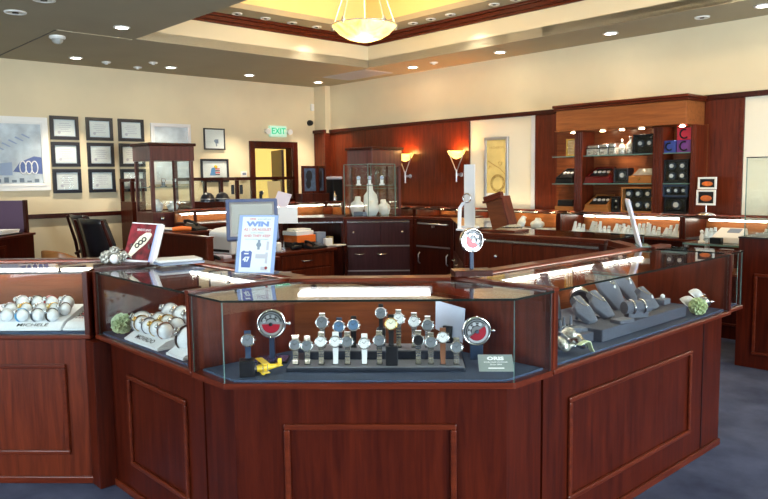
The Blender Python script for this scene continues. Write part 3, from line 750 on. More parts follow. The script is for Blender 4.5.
for x in (.30, .66, .88, 1.10, 1.52):
    MB().cyl((x, .12, 1.957), (x, .12, 1.9645), .024, n=14).build('puck_lamp', M['ledw'], unit)
    lamp('puck_beam', 'SPOT', AB(6.87, U0) + Matrix.Rotation(RB, 3, 'Z') @ Vector((x, .12, 1.95)), 13, WARM, .03, angle=R(115), blend=.8)
UM = Matrix.Rotation(RB, 3, 'Z')
def U(x, y, z): return AB(6.87, U0) + UM @ Vector((x, y, z))
ub = lambda b: b - U0                      # room b to the unit's own x
SH1, SH2, SH0 = 1.7065, 1.4085, 1.1055

def box_thing(name, label, cat, b0, b1, z, h, d, mat, group=None, lid=None, dark=None, y=.06):
    t = thing(name, label, cat, U(ub(b0), y, z), RB, group)
    w = b1 - b0
    MB().box(0, 0, 0, w, d, h * (.72 if lid else 1)).build('body', M[mat], t, bevel=.006)
    if lid: MB().box(-.003, -.003, h * .73, w + .003, d + .003, h).build('lid', M[lid], t, bevel=.006)
    return t
def winder(label, b0, b1, z, h, d, frame, nx, ny, y=.05, group='watch winders on the shelving'):
    """open fronted case with round watch drums behind its window"""
    t = thing('watch_winder', label, 'watch winder', U(ub(b0), y, z), RB, group); w = b1 - b0; e = .018
    mb = MB().box(0, 0, 0, w, d, e).box(0, 0, h - e, w, d, h).box(0, 0, e, e, d, h - e).box(w - e, 0, e, w, d, h - e).box(e, d - .01, e, w - e, d, h - e)
    mb.build('case', M[frame], t, bevel=.003)
    MB().box(e, .07, e, w - e, .08, h - e).build('lining', M['black'], t)
    for i in range(nx):
        for j in range(ny):
            c = (e + (w - 2 * e) * (i + .5) / nx, .07, e + (h - 2 * e) * (j + .55) / ny); r = min((w - 2 * e) / nx, (h - 2 * e) / ny) * .36
            k = MB().cyl(c, (c[0], .035, c[2]), r, n=20).build('drum', M['navy'], t)
            MB().cyl((c[0], .035, c[2]), (c[0], .022, c[2]), r * .55, n=18).build('watch_face', M['pearl'], k)
    MB().box(e, .006, e, w - e, .010, h - e, 0, 1).build('window', [M['glass'], M['edgel']], t)
    return t
def sloped_case(label, b0, b1, z, h, d, mat, n, y=.03, group='sloping watch cases on the shelving'):
    """low case whose glazed lid slopes to the front over a row of watches"""
    t = thing('watch_case', label, 'watch case', U(ub(b0), y, z), RB, group); w = b1 - b0
    mb = MB()
    vs = [(0, 0, 0), (w, 0, 0), (w, d, 0), (0, d, 0), (.02, 0, h * .35), (w - .02, 0, h * .35), (w - .045, d, h), (.045, d, h)]
    q = [(0, 3, 2, 1), (0, 1, 5, 4), (2, 3, 7, 6), (0, 4, 7, 3), (1, 2, 6, 5)]
    mb.add(vs, q); mb.build('case', M[mat], t, bevel=.004)
    P4 = [Vector(vs[i]) for i in (4, 5, 6, 7)]
    nrm = (P4[1] - P4[0]).cross(P4[3] - P4[0]).normalized()
    ce = sum(P4, Vector()) / 4
    inn = [ce + (p - ce) * .84 for p in P4]
    mb = MB()
    for i in range(4):
        a, b, c, dd = P4[i], P4[(i + 1) % 4], inn[(i + 1) % 4], inn[i]
        mb.add([*(v for v in (a, b, c, dd)), *(v + nrm * .012 for v in (a, b, c, dd))], [(0, 1, 2, 3), (4, 5, 6, 7), (0, 1, 5, 4), (1, 2, 6, 5), (2, 3, 7, 6), (3, 0, 4, 7)])
    mb.build('lid_frame', M[mat], t)
    MB().add([p + nrm * .001 for p in inn] + [p - nrm * .02 for p in inn], [(0, 1, 2, 3), (4, 5, 6, 7), (0, 1, 5, 4), (1, 2, 6, 5), (2, 3, 7, 6), (3, 0, 4, 7)]).build('lining', M['black'], t)
    for k in range(n):
        f = (k + .5) / n; p = inn[0].lerp(inn[1], f).lerp(inn[3].lerp(inn[2], f), .55)
        MB().cyl(p, p + nrm * .012, w / n * .24, n=16).build('watch_face', M['pearl'], t)
    return t

# left bay
t = thing('ornament', 'square gilt openwork ornament in the left bay of the shelving', 'ornament', U(ub(-4.515), .10, SH1), RB)
mb = MB(); moulding(mb, 0, 0, .145, .19, .02, .016, .016); mb.build('frame', M['gold'], t)
mb = MB()
for i in range(4):
    for j in range(5):
        mb.tube([(.028 + i * .03 + .014 * math.cos(q * PI / 4), .012, .03 + j * .033 + .014 * math.sin(q * PI / 4)) for q in range(8)], .004, 6, closed=True)
mb.build('scrollwork', M['gold'], t)
MB().box(.016, .016, .016, .129, .019, .174).build('panel', M['petalw'], t)
sloped_case('black sloping watch case in the left bay of the shelving', -4.62, -4.385, SH2, .155, .18, 'black', 3, y=.045)
t = thing('watch_case', 'low tan and black box at the foot of the left bay', 'watch case', U(ub(-4.62), .05, SH0), RB, 'sloping watch cases on the shelving')
MB().box(0, 0, 0, .24, .17, .05).build('body', M['orangew'], t, bevel=.004); MB().box(.02, .02, .051, .22, .16, .12).build('lid', M['black'], t, bevel=.01)
# centre bay, top shelf: silver jewel boxes, bottles, black window box
def silverbox(label, b0, b1, h, d=.12, z=SH1, y=.07):
    t = thing('jewel_box', label, 'jewel box', U(ub(b0), y, z), RB, 'silver boxes on the top shelf'); w = b1 - b0
    MB().box(0, 0, 0, w, d, h * .62).build('body', M['crystal'], t, bevel=.006); MB().box(-.002, -.002, h * .64, w + .002, d + .002, h).build('lid', M['silver'], t, bevel=.01)
silverbox('widest silver box, at the left end of the top shelf', -4.24, -4.09, .11)
silverbox('middle silver box of the top shelf, beside the widest one', -4.08, -3.985, .115)
silverbox('silver box nearest the two bottles on the top shelf', -3.975, -3.905, .12)
for l, b in (('glass decanter next to the silver boxes', -3.855), ('taller glass decanter next to the black window box', -3.765)):
    s = 1.0 if b < -3.8 else 1.22
    t = thing('decanter', l, 'decanter', U(ub(b), .13, SH1), RB, 'clear decanters on the top shelf')
    MB().lathe([(.001, 0), (.036, .002), (.040, .02 * s), (.038, .085 * s), (.014, .11 * s), (.012, .13 * s), (.018, .134 * s)], 16).build('body', M['crystal'], t)
    MB().ball((0, 0, .142 * s), .015).build('stopper', M['silver'], t)
winder('black watch winder with a wide window on the top shelf', -3.695, -3.465, SH1, .195, .17, 'black', 2, 1)
# centre bay, middle shelf
sloped_case('deep red sloping watch case on the middle shelf', -4.245, -3.93, SH2, .165, .2, 'redd', 4)
t = winder('small black framed winder with one big dial on the middle shelf', -3.905, -3.74, SH2, .155, .12, 'frameb', 1, 1)
t = thing('watch_case', 'oak box with a raised dark glass lid on the middle shelf', 'watch case', U(ub(-3.725), .03, SH2), RB, 'sloping watch cases on the shelving')
MB().box(0, 0, 0, .25, .17, .075).build('body', M['orangew'], t, bevel=.004)
k = MB().add([(.0, .05, .076), (.25, .05, .076), (.23, .17, .15), (.02, .17, .15), (.0, .06, .066), (.25, .06, .066), (.23, .18, .14), (.02, .18, .14)], [(0, 1, 2, 3), (7, 6, 5, 4), (0, 4, 5, 1), (1, 5, 6, 2), (2, 6, 7, 3), (3, 7, 4, 0)]).build('lid', M['orangew'], t)
MB().add([(.02, .058, .085), (.23, .058, .085), (.215, .16, .148), (.035, .16, .148), (.02, .06, .079), (.23, .06, .079), (.215, .162, .142), (.035, .162, .142)], [(0, 1, 2, 3), (7, 6, 5, 4), (0, 4, 5, 1), (1, 5, 6, 2), (2, 6, 7, 3), (3, 7, 4, 0)]).build('lid_glass', M['screen'], k)
MB().cyl((.125, 0, .04), (.125, -.006, .04), .010).build('lock', M['gold'], t)
# centre bay, bottom
sloped_case('orange oak sloping watch case at the bottom of the centre bay', -4.245, -3.935, SH0, .17, .2, 'orangew', 4)
winder('small grey and black winder between two oak cases', -3.925, -3.84, SH0, .165, .12, 'black', 1, 2)
winder('oak framed watch winder with two rows of dials', -3.815, -3.465, SH0, .265, .17, 'orangew', 3, 2)
# right bay
def ringbox(label, b0, b1, z, h, mat):
    t = box_thing('gift_box', label, 'box', b0, b1, z, h, .12, mat, 'coloured boxes in the right bay', y=.05)
    w = b1 - b0
    MB().tube([(w * .5 + w * .28 * math.cos(q * PI / 8), -.004, h * .5 + w * .28 * math.sin(q * PI / 8)) for q in range(3, 15)], .008, 6).build('emblem', M['black'], t)
ringbox('blue box on the upper shelf of the right bay', -3.37, -3.245, SH1, .118, 'bluebox')
ringbox('purple box under the scarlet one', -3.235, -3.085, SH1, .118, 'purple')
ringbox('scarlet box on top of the purple one', -3.235, -3.085, SH1 + .1185, .115, 'redbox')
winder('tall black winder with four dials in the right bay', -3.365, -3.115, SH2, .23, .17, 'black', 2, 2, y=.05)
winder('wide black winder under the lower glass shelf of the right bay', -3.37, -3.11, SH0 + .166, .12, .18, 'navy', 3, 1, y=.04)
winder('squat black winder at the foot of the right bay', -3.355, -3.125, SH0, .165, .17, 'black', 1, 1, y=.05)
# ------------------------------------------------------------------ pictures, signs and seating by the picture wall (local x along a, facing +b)
def W2(a, z, off=.0): return AB(a, B0 + off, z)
def framed(label, a0, a1, z0, z1, art, border=.035, mount=.03, fm='frameb', group='framed pictures on the cream wall', mm='mat', name='picture_frame', cat='picture frame'):
    t = thing(name, label, cat, W2((a0 + a1) / 2, z0, .004), RA, group); w, h = a1 - a0, z1 - z0
    mb = MB(); moulding(mb, -w / 2, 0, w / 2, h, 0, border, .022); moulding(mb, -w / 2 + border * .6, border * .6, w / 2 - border * .6, h - border * .6, -.0225, border * .25, .004)
    mb.build('frame', M[fm], t, bevel=.003)
    MB().box(-w / 2 + border, -.008, border, w / 2 - border, -.004, h - border).build('mount', M[mm], t)
    q = border + mount
    art(t, -w / 2 + q, w / 2 - q, q, h - q)
    MB().box(-w / 2 + border, -.016, border, w / 2 - border, -.0145, h - border, 0, 1).build('glass', [M['glass'], M['edgel']], t)
    return t
def cert(t, x0, x1, z0, z1):
    p = MB().box(x0, -.011, z0, x1, -.0085, z1).build('certificate', M['paper'], t)
    mb = MB(); h = z1 - z0; w = x1 - x0
    for k, (a, b) in enumerate(((.25, .75), (.15, .85), (.2, .8), (.3, .7), (.18, .82))): mb.box(x0 + w * a, -.0125, z0 + h * (.78 - k * .13), x0 + w * b, -.0112, z0 + h * (.78 - k * .13) + .006)
    mb.cyl((x0 + w * .22, -.0125, z0 + h * .2), (x0 + w * .22, -.0112, z0 + h * .2), .018, n=14)
    mb.build('print', M['lilac'], p)
rows = (('top', 2.012, 2.30), ('middle', 1.683, 1.985), ('bottom', 1.36, 1.655)); cols = (('first', 3.05, 3.39), ('second', 3.48, 3.82), ('third', 3.89, 4.235))
for rn, z0, z1 in rows:
    for cn, a0, a1 in cols:
        framed('black framed certificate in the %s row, %s from the white poster' % (rn, cn), a0, a1, z0, z1, cert, .042, .010, group='nine framed certificates on the cream wall')
def sketch(t, x0, x1, z0, z1):
    p = MB().box(x0, -.011, z0, x1, -.0085, z1).build('print', M['paper'], t); cx = (x0 + x1) / 2 + .03
    MB().box(cx - .02, -.0125, z0 + .07, cx + .03, -.0112, z0 + .13).box(cx - .035, -.0125, z0 + .09, cx - .021, -.0112, z0 + .12).box(cx - .01, -.0125, z0 + .03, cx + .01, -.0112, z0 + .069).build('drawing', M['greyb'], p)
framed('thin black framed sketch on white, higher of two right of the tower', 5.11, 5.445, 1.925, 2.225, sketch, .018, .0, mm='paper')
def photo(t, x0, x1, z0, z1):
    p = MB().box(x0, -.011, z0, x1, -.0085, z1).build('print', M['paper'], t); w, h = x1 - x0, z1 - z0
    X = lambda f: x0 + w * f; Z = lambda f: z0 + h * f
    MB().add([(X(.2), -.0125, Z(.05)), (X(.55), -.0125, Z(.05)), (X(.5), -.0125, Z(.8)), (X(.3), -.0125, Z(.7))], [(0, 1, 2, 3)]).build('sky_patch', M['printer_blue'], p)
    m2 = MB()
    for k in range(4): m2.box(X(.52), -.0125, Z(.08 + k * .17), X(.78), -.0112, Z(.18 + k * .17), k % 2)
    m2.build('tower_patch', [M['frameb'], M['redbox']], p)
    MB().ball((X(.55), -.0115, Z(.82)), .03, .001, .025).build('sun_patch', M['yel'], p)
M['printer_blue'] = pmat('azure print', (.10, .28, .62), .5)
framed('black framed photograph of a blue and orange building, lower of two right of the tower', 5.045, 5.49, 1.468, 1.795, photo, .03, .055, mm='paper')
def poster(t, x0, x1, z0, z1):
    p = MB().box(x0, -.011, z0, x1, -.0085, z1).build('print', M['paleprint'], t); w, h = x1 - x0, z1 - z0
    X = lambda f: x0 + w * f; Z = lambda f: z0 + h * f; Y = -.0125
    MB().add([(X(.55), Y, Z(.20)), (X(1), Y, Z(.16)), (X(1), Y, Z(.44)), (X(.88), Y, Z(.46)), (X(.66), Y, Z(.36))], [(0, 1, 2, 3, 4)]).build('blue_strap', M['printer_blue2'], p)
    MB().add([(X(.28), Y, Z(.14)), (X(.54), Y, Z(.14)), (X(.54), Y, Z(.36)), (X(.30), Y, Z(.33))], [(0, 1, 2, 3)]).build('blue_haze', M['haze'], p)
    mb = MB()
    for k in range(3): mb.tube([(X(.70 + k * .09) + .035 * math.cos(q * PI / 8), Y - .001, Z(.27) + .075 * math.sin(q * PI / 8)) for q in range(16)], .007, 6, closed=True)
    mb.build('white_rings', M['paper'], p)
    mb = MB()
    for k in range(7): mb.box(X(.18 + k * .115), Y, Z(.02), X(.25 + k * .115), Y + .001, Z(.05 + (k * 37 % 5) * .014))
    mb.build('dark_blocks', M['greyb'], p)
    mb = MB()
    for k in range(5): mb.add([(X(.3 + .1 * k), Y, Z(.62 + .05 * k)), (X(.42 + .1 * k), Y, Z(.56 + .05 * k)), (X(.44 + .1 * k), Y, Z(.57 + .05 * k)), (X(.32 + .1 * k), Y, Z(.64 + .05 * k))], [(0, 1, 2, 3)])
    mb.build('pale_strokes', M['haze'], p)
M['paleprint'] = pmat('washed out print', (.64, .68, .82), .5, noise=.30, nscale=5)
M['printer_blue2'] = pmat('indigo print', (.12, .17, .45), .5); M['haze'] = pmat('hazy blue print', (.36, .44, .68), .5)
framed('large pale poster in a wide white frame at the left edge of the cream wall', 2.12, 3.02, 1.40, 2.27, poster, .085, .0, fm='whitep', name='wall_poster', cat='poster')
def blank(t, x0, x1, z0, z1):
    MB().box(x0, -.011, z0, x1, -.0085, z1).build('print', M['paleprint'], t)
framed('silver framed white poster hanging behind the canopy of the glass tower', 4.33, 4.91, 1.45, 2.265, blank, .05, .0, fm='silverf', name='wall_poster', cat='poster')

# exit sign with its two emergency heads
t = thing('exit_sign', 'lit exit sign with two small lamp heads above the doorway', 'exit sign', W2(6.355, 2.135, 0), RA)
MB().box(-.15, -.05, 0, .15, -.001, .165).build('housing', M['exitbg'], t, bevel=.006)
text('lettering', 'EXIT', .125, M['exitg'], t, (0, -.0515, .083), bold=.003)
for s in (-1, 1): MB().cyl((s * .15, -.03, .08), (s * .19, -.03, .08), .012).cyl((s * .20, -.075, .075), (s * .20, -.0, .085), .045, .03, n=16).build('lamp_head', M['whitep'], t)
t = thing('thermostat', 'small white thermostat left of the doorway', 'thermostat', W2(5.74, 1.515), RA)
MB().box(-.05, -.03, 0, .05, 0, .10).build('body', M['whitep'], t, bevel=.008); MB().box(-.03, -.032, .05, .03, -.0302, .085).build('display', M['greyb'], t)
t = thing('motion_sensor', 'small white sensor near the ceiling in the room corner', 'sensor', W2(7.03, 2.56), RA)
MB().box(-.03, -.035, 0, .03, 0, .11).build('body', M['whitep'], t, bevel=.01)
t = thing('wall_camera', 'small black round camera on the wall right of the exit sign', 'camera', W2(6.975, 2.37), RA)
MB().cyl((0, 0, 0), (0, -.03, 0), .045).ball((0, -.04, 0), .042).build('body', M['black'], t)

# gold advertising poster in the cream niche
t = thing('wall_poster', 'tall silver framed gold poster of a round dial in the cream niche', 'poster', AB(A1 - .012, -5.63, 1.19), RB)
mb = MB(); moulding(mb, -.185, 0, .185, .79, 0, .035, .03); mb.build('frame', M['satin'], t, bevel=.004)
p = MB().box(-.15, -.012, .035, .15, -.004, .755).build('print', pmat('golden print', (.74, .58, .22), .4, noise=.15, nscale=5), t)
mb = MB()
mb.tube([(.02 + .105 * math.cos(q * PI / 14), -.014, .22 + .105 * math.sin(q * PI / 14)) for q in range(28)], .006, 6, closed=True)
mb.tube([(.02 + .085 * math.cos(q * PI / 14), -.014, .22 + .085 * math.sin(q * PI / 14)) for q in range(28)], .003, 6, closed=True)
for q in range(12):
    c, s = math.cos(q * PI / 6), math.sin(q * PI / 6); mb.tube([(.02 + .088 * c, -.014, .22 + .088 * s), (.02 + .10 * c, -.014, .22 + .10 * s)], .005, 6)
mb.tube([(-.13, -.014, .50), (.06, -.014, .40), (.14, -.014, .33)], .006, 6)
mb.tube([(.06 + .025 * math.cos(q * PI / 8), -.014, .47 + .025 * math.sin(q * PI / 8)) for q in range(16)], .004, 6, closed=True)
mb.tube([(-.12, -.014, .40), (-.10, -.014, .44), (-.07, -.014, .42)], .004, 6)
mb.build('dial_drawing', M['brass'], p)
text('heading', 'VACHERON', .042, M['brass'], p, (0, -.0125, .66))
MB().box(-.15, -.0135, .035, .15, -.0122, .10).build('white_corner', M['paper'], p)

# chairs
def armchair(label, loc, rz, group=None, wood_arms=True):
    t = thing('armchair', label, 'chair', loc, rz, group)
    MB().box(-.25, -.24, .40, .25, .24, .50).build('seat', M['blackf'], t, bevel=.04, seg=4)
    mb = MB()
    n = 10; vs = []; fs = []
    for i in range(n + 1):
        f = i / n; z = .48 + .64 * f; y = .20 + .05 * f + .10 * f * f; w = .24 - .03 * f * f; q = .03 * (1 - f * .4)
        for sx in (-1, -.6, 0, .6, 1):
            yy = y - .05 * (abs(sx) ** 2); vs.append((sx * w, yy - q, z))
        for sx in (1, .6, 0, -.6, -1):
            yy = y - .05 * (abs(sx) ** 2); vs.append((sx * w, yy + q, z))
    for i in range(n): fs += [(i * 10 + k, i * 10 + (k + 1) % 10, i * 10 + 10 + (k + 1) % 10, i * 10 + 10 + k) for k in range(10)]
    fs += [tuple(range(9, -1, -1)), tuple(n * 10 + k for k in range(10))]
    mb.add(vs, fs, 0, True); mb.build('backrest', M['blackf'], t)
    for s in (-1, 1):
        MB().tube([(s * .27, -.22, .42), (s * .285, -.23, .55), (s * .285, -.18, .68), (s * .28, 0, .70), (s * .26, .18, .69), (s * .235, .26, .66)], [.018, .02, .024, .026, .022, .018], 10).build('armrest', M['woodd'], t)
        MB().tube([(s * .24, -.20, .42), (s * .25, -.22, .2), (s * .25, -.22, 0)], [.026, .022, .018], 10).build('leg', M['woodd'], t)
        MB().tube([(s * .22, .20, .45), (s * .22, .24, .2), (s * .22, .30, 0)], [.026, .022, .018], 10).build('leg', M['woodd'], t)
        MB().tube([(s * .255, .20, .48), (s * .25, .245, .80), (s * .225, .34, 1.11)], [.02, .02, .016], 8).build('back_post', M['woodd'], t)
    return t
armchair('black leather armchair against the cream wall, the farther left of two', AB(3.34, -8.40), R(138), 'black armchairs by the cream wall')
armchair('black leather armchair half hidden by the red catalogue', AB(3.10, -7.46), R(148), 'black armchairs by the cream wall')
# bent wood tub chair
t = thing('tub_chair', 'low chair with a curved wooden back beside the left desk', 'chair', AB(2.52, -7.15), R(150))
mb = MB(); n = 16; vs = []; fs = []
for i in range(n + 1):
    an = R(-10) + R(200) * i / n
    for (r, z) in ((.29, .50), (.29, .86), (.255, .86), (.255, .50)):
        zz = z if z < .6 else z - .10 * abs(math.cos(an)) ** 3; vs.append((r * math.cos(an), r * math.sin(an) * .95, zz))
fs = [(i * 4 + k, i * 4 + (k + 1) % 4, i * 4 + 4 + (k + 1) % 4, i * 4 + 4 + k) for i in range(n) for k in range(4)] + [(3, 2, 1, 0), tuple(n * 4 + k for k in range(4))]
MB().add(vs, fs, 0, True).build('backrest', M['orangew'], t, bevel=.008)
MB().cyl((0, 0, .42), (0, 0, .52), .25, n=24).build('seat', M['blackf'], t, bevel=.03)
for s in (-1, 1):
    MB().cyl((s * .2, .16, .499), (s * .22, .18, 0), .022, .016).build('leg', M['woodd'], t); MB().cyl((s * .2, -.16, .419), (s * .22, -.18, 0), .022, .016).build('leg', M['woodd'], t)

# left desk with its privacy panel, tray and papers
t = thing('desk', 'wooden desk with a panelled front at the left edge', 'desk', (-4.135, 7.74, 0), R(90))
MB().box(-1.9, 0, 0, 0, .65, .925).build('body', M['wood'], t)
MB().box(-1.92, -.02, .926, .015, .66, .95).build('desk_top', M['trimw'], t, bevel=.005)
mb = MB(); moulding(mb, -1.3, .2, -.56, .86, 0, .03, .012); mb.build('panel_moulding', M['trimw'], t)
t = thing('privacy_screen', 'upright wooden panel with painted purple sheen standing behind the left desk', 'screen', (-4.66, 7.81, 0), RX)
MB().box(-.42, 0, .02, .385, .04, 1.30).build('panel', pmat('wood with painted blue sheen', (.13, .075, .14), .3, coat=.4), t)  # blue daylight caught by the wood is painted into the panel colour
MB().box(.386, -.006, .02, .42, .046, 1.305).build('end_post', M['woodd'], t, bevel=.003)
for x in (-.38, .25): MB().box(x, -.12, 0, x + .05, .16, .0195).build('foot', M['woodd'], t)
t = thing('paper_tray', 'black tray of white papers on the left desk', 'paper tray', (-4.30, 7.55, .951), R(90))
MB().box(-.36, -.12, 0, .06, .16, .014).build('tray', M['black'], t, bevel=.004)
for k in range(3): MB().box(-.34 + k * .02, -.10, .015 + k * .012, .02 + k * .01, .13, .026 + k * .012).build('paper_stack', M['paper'], t)
# ------------------------------------------------------------------ watches and displays inside the near showcases
DECK = ZB + .0305
def smooth_path(pts, n=4):
    pts = [Vector(p) for p in pts]; out = []
    for i in range(len(pts) - 1):
        p0, p1, p2, p3 = pts[max(i - 1, 0)], pts[i], pts[i + 1], pts[min(i + 2, len(pts) - 1)]
        for k in range(n):
            t = k / n
            out.append(.5 * ((2 * p1) + (p2 - p0) * t + (2 * p0 - 5 * p1 + 4 * p2 - p3) * t * t + (3 * p1 - p0 - 3 * p2 + p3) * t ** 3))
    return out + [pts[-1]]

def dial(t, c, r, tilt, case='silver', face='pearl', y=0.0):
    """watch head centred at c, facing -y, leaning back by tilt"""
    T = Matrix.Translation(c) @ Matrix.Rotation(-tilt, 4, 'X')
    mb = MB(); mb.T = T; mb.lathe([(.001, -.005), (r * .9, -.005), (r, -.001), (r, .005), (r * .92, .0085), (r * .80, .0075), (r * .80, .006)], 28, (0, 0, 0), 0, 'Y')
    k = mb.build('case', M[case], t)
    mb = MB(); mb.T = T; mb.cyl((0, -.0055, 0), (0, -.0068, 0), r * .82, n=28); f = mb.build('dial', M[face], t)
    mb = MB(); mb.T = T
    for q in range(12):
        c2, s2 = math.cos(q * PI / 6), math.sin(q * PI / 6); mb.tube([(c2 * r * .62, -.0072, s2 * r * .62), (c2 * r * .76, -.0072, s2 * r * .76)], r * .03, 4)
    mb.tube([(0, -.0076, 0), (-r * .34, -.0076, r * .26)], r * .045, 4).tube([(0, -.0078, 0), (r * .36, -.0078, r * .44)], r * .035, 4)
    mb.build('hands', M['black'] if face != 'navy' else M['silver'], f)
    mb = MB(); mb.T = T; mb.cyl((r * .98, -.001, 0), (r * 1.2, -.001, 0), r * .13, n=10).cyl((r * .86, -.001, r * .5), (r * 1.02, -.001, r * .6), r * .09, n=8).cyl((r * .86, -.001, -r * .5), (r * 1.02, -.001, -r * .6), r * .09, n=8)
    mb.build('crown', M[case], t)

def hanging_watch(label, x, y, z, h, rz=0, strap='silver', face='pearl', case='silver', r=.0215, tail=None, group='watches on the dark stepped riser', width=.019, clasp=None):
    """watch on a curved prop: head at height h above z, strap falling in front to z and behind"""
    t = thing('wrist_watch', label, 'watch', (x, y, z), rz, group)
    pth = smooth_path([(0, .016, h + .004), (0, .014, h + .026), (0, .006, h + .034), (0, -.0005, h + .022), (0, -.003, h + .008)], 4)
    pth2 = smooth_path([(0, -.003, h - .010), (0, .000, h - .024), (0, .002, h * .52), (0, -.001, h * .28), (0, -.009, .004)], 5)
    w = width
    MB().band(pth, w, .0032, bump=.5 if strap in ('silver', 'pearl', 'white') else 0).build('strap', M[strap], t)
    k2 = len(pth2)
    MB().band(pth2, [w * (1 - .22 * i / k2) for i in range(k2)], .0032, bump=.5 if strap in ('silver', 'pearl', 'white') else 0).build('strap', M[strap], t)
    dial(t, Vector((0, -.006, h)), r, R(12), case, face)
    MB().box(-w * .36, .0045, 0, w * .36, .010, h + .012).box(-w * .5, -.004, 0, w * .5, .022, .003).build('prop', M['black'], t)
    if clasp: MB().box(-w * .45, -.012, h * .18, w * .45, -.0045, h * .34).build('clasp', M[clasp], t, bevel=.002)
    return t

# stepped riser
t = thing('stepped_riser', 'dark two-step riser carrying the rows of watches', 'display riser', (0, 0, 0), 0)
RX0, RX1, RY = -.478, .205, 2.668
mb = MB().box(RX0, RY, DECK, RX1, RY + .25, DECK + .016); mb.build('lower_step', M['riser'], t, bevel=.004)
MB().box(RX0 + .004, RY + .006, DECK + .0161, RX1 - .004, RY + .122, DECK + .018).build('step_sheen', M['risertop'], t)
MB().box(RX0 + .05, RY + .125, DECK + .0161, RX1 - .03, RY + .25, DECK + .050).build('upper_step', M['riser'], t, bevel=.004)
MB().box(RX0 + .054, RY + .129, DECK + .0505, RX1 - .034, RY + .246, DECK + .053).build('step_sheen', M['risertop'], t, bevel=.002)
Zl, Zu = DECK + .0183, DECK + .0533
YL, YU = 2.715, 2.825
def xpx(px, y): return (px - 384) / 719.5 * (y + .05) - .0367 * y      # photo column to world x, worked out once from the camera's yaw
front = [('steel watch at the left end of the front row of the riser', 293.5, 345, 'silver', 'dgrey', 'silver', 0), ('second steel watch from the left end in the front row', 305.5, 346, 'silver', 'dgrey', 'silver', 0),
    ('third watch of the front row, wide steel bracelet and white face', 319.5, 342, 'silver', 'pearl', 'silver', 0), ('fourth watch of the front row, dark strap under a white head', 334, 342, 'pearl', 'pearl', 'silver', 0),
    ('fifth watch of the front row, steel with a grey face and dark clasp', 346, 342, 'silver', 'dgrey', 'silver', 0), ('pale ceramic watch of the front row with a long upright band', 363, 344, 'pearl', 'pearl', 'silver', 0),
    ('seventh watch of the front row, steel chronograph with a dark grey face', 378, 341, 'silver', 'dgrey', 'silver', 0),
    ('steel watch of the front row right of the black block', 417, 341, 'silver', 'black', 'silver', 0), ('steel watch third from the right end of the front row', 429.5, 343, 'silver', 'dgrey', 'silver', 0),
    ('brown strapped watch second from the right end of the front row', 441.5, 338, 'brown', 'pearl', 'silver', 0), ('slim steel watch at the right end of the front row', 455, 348, 'silver', 'dgrey', 'silver', 0)]
for l, px, py, st, fc, cs, rz in front:
    h = (384 - py) / 719.5 * 2.75 * 1.02 - .073
    yy = YL if px < 436 else YL - .005
    hanging_watch(l, xpx(px, yy), yy, Zl, max(.042, h), 0, st, fc, cs, r=.0235, width=.023)
rear = [('raised steel watch at the left end of the back row', 321, 323, 'silver', 'dgrey', 'silver', .022), ('second watch of the back row with a blue face and dark strap', 338, 327.5, 'navy', 'blued', 'silver', .021),
    ('third watch of the back row with a blue face and black strap', 352.5, 326, 'black', 'blued', 'silver', .0205), ('steel watch of the back row right of the tallest one', 397.5, 320, 'silver', 'pearl', 'silver', .021),
    ('second steel watch from the right end of the back row', 413, 323, 'silver', 'pearl', 'silver', .0205), ('steel watch at the right end of the back row', 426.5, 326.5, 'silver', 'dgrey', 'silver', .0205)]
for l, px, py, st, fc, cs, r in rear:
    hanging_watch(l, xpx(px, YU + .02), YU + .02, Zu, (350 - py) / 719.5 * 2.87 - .003, 0, st, fc, cs, r * 1.2, width=.023)
def block(label, x, y, z, w, d, h, rz=0):
    t = thing('display_block', label, 'display block', (x, y, z), rz, 'small black display blocks')
    MB().box(-w / 2, -d / 2, 0, w / 2, d / 2, h).build('body', M['black'], t, bevel=.004); return t
# the tallest watch and the gold one stand on black blocks
block('black block under the tallest watch in the back row', xpx(380, 2.87), 2.872, Zu, .036, .03, .075)
hanging_watch('tallest watch of the back row on a black strap', xpx(380, 2.865), 2.866, Zu + .0755, .062, 0, 'black', 'dgrey', 'silver', .0235)
block('black block in front of the middle of the riser', xpx(390.5, 2.70), 2.703, Zl, .047, .03, .075)
hanging_watch('gold watch on a black strap standing on the front block', xpx(390, 2.705), 2.705, Zl + .0755, .085, 0, 'black', 'petalw', 'gold', .0245, width=.022)
block('tall black block in the left corner of the front showcase', -.617, 2.625, DECK, .056, .056, .063, R(12))
hanging_watch('large watch with a blue strap on the tall black block at the left', -.612, 2.628, DECK + .0635, .072, R(12), 'navy', 'dgrey', 'silver', .025, width=.024)

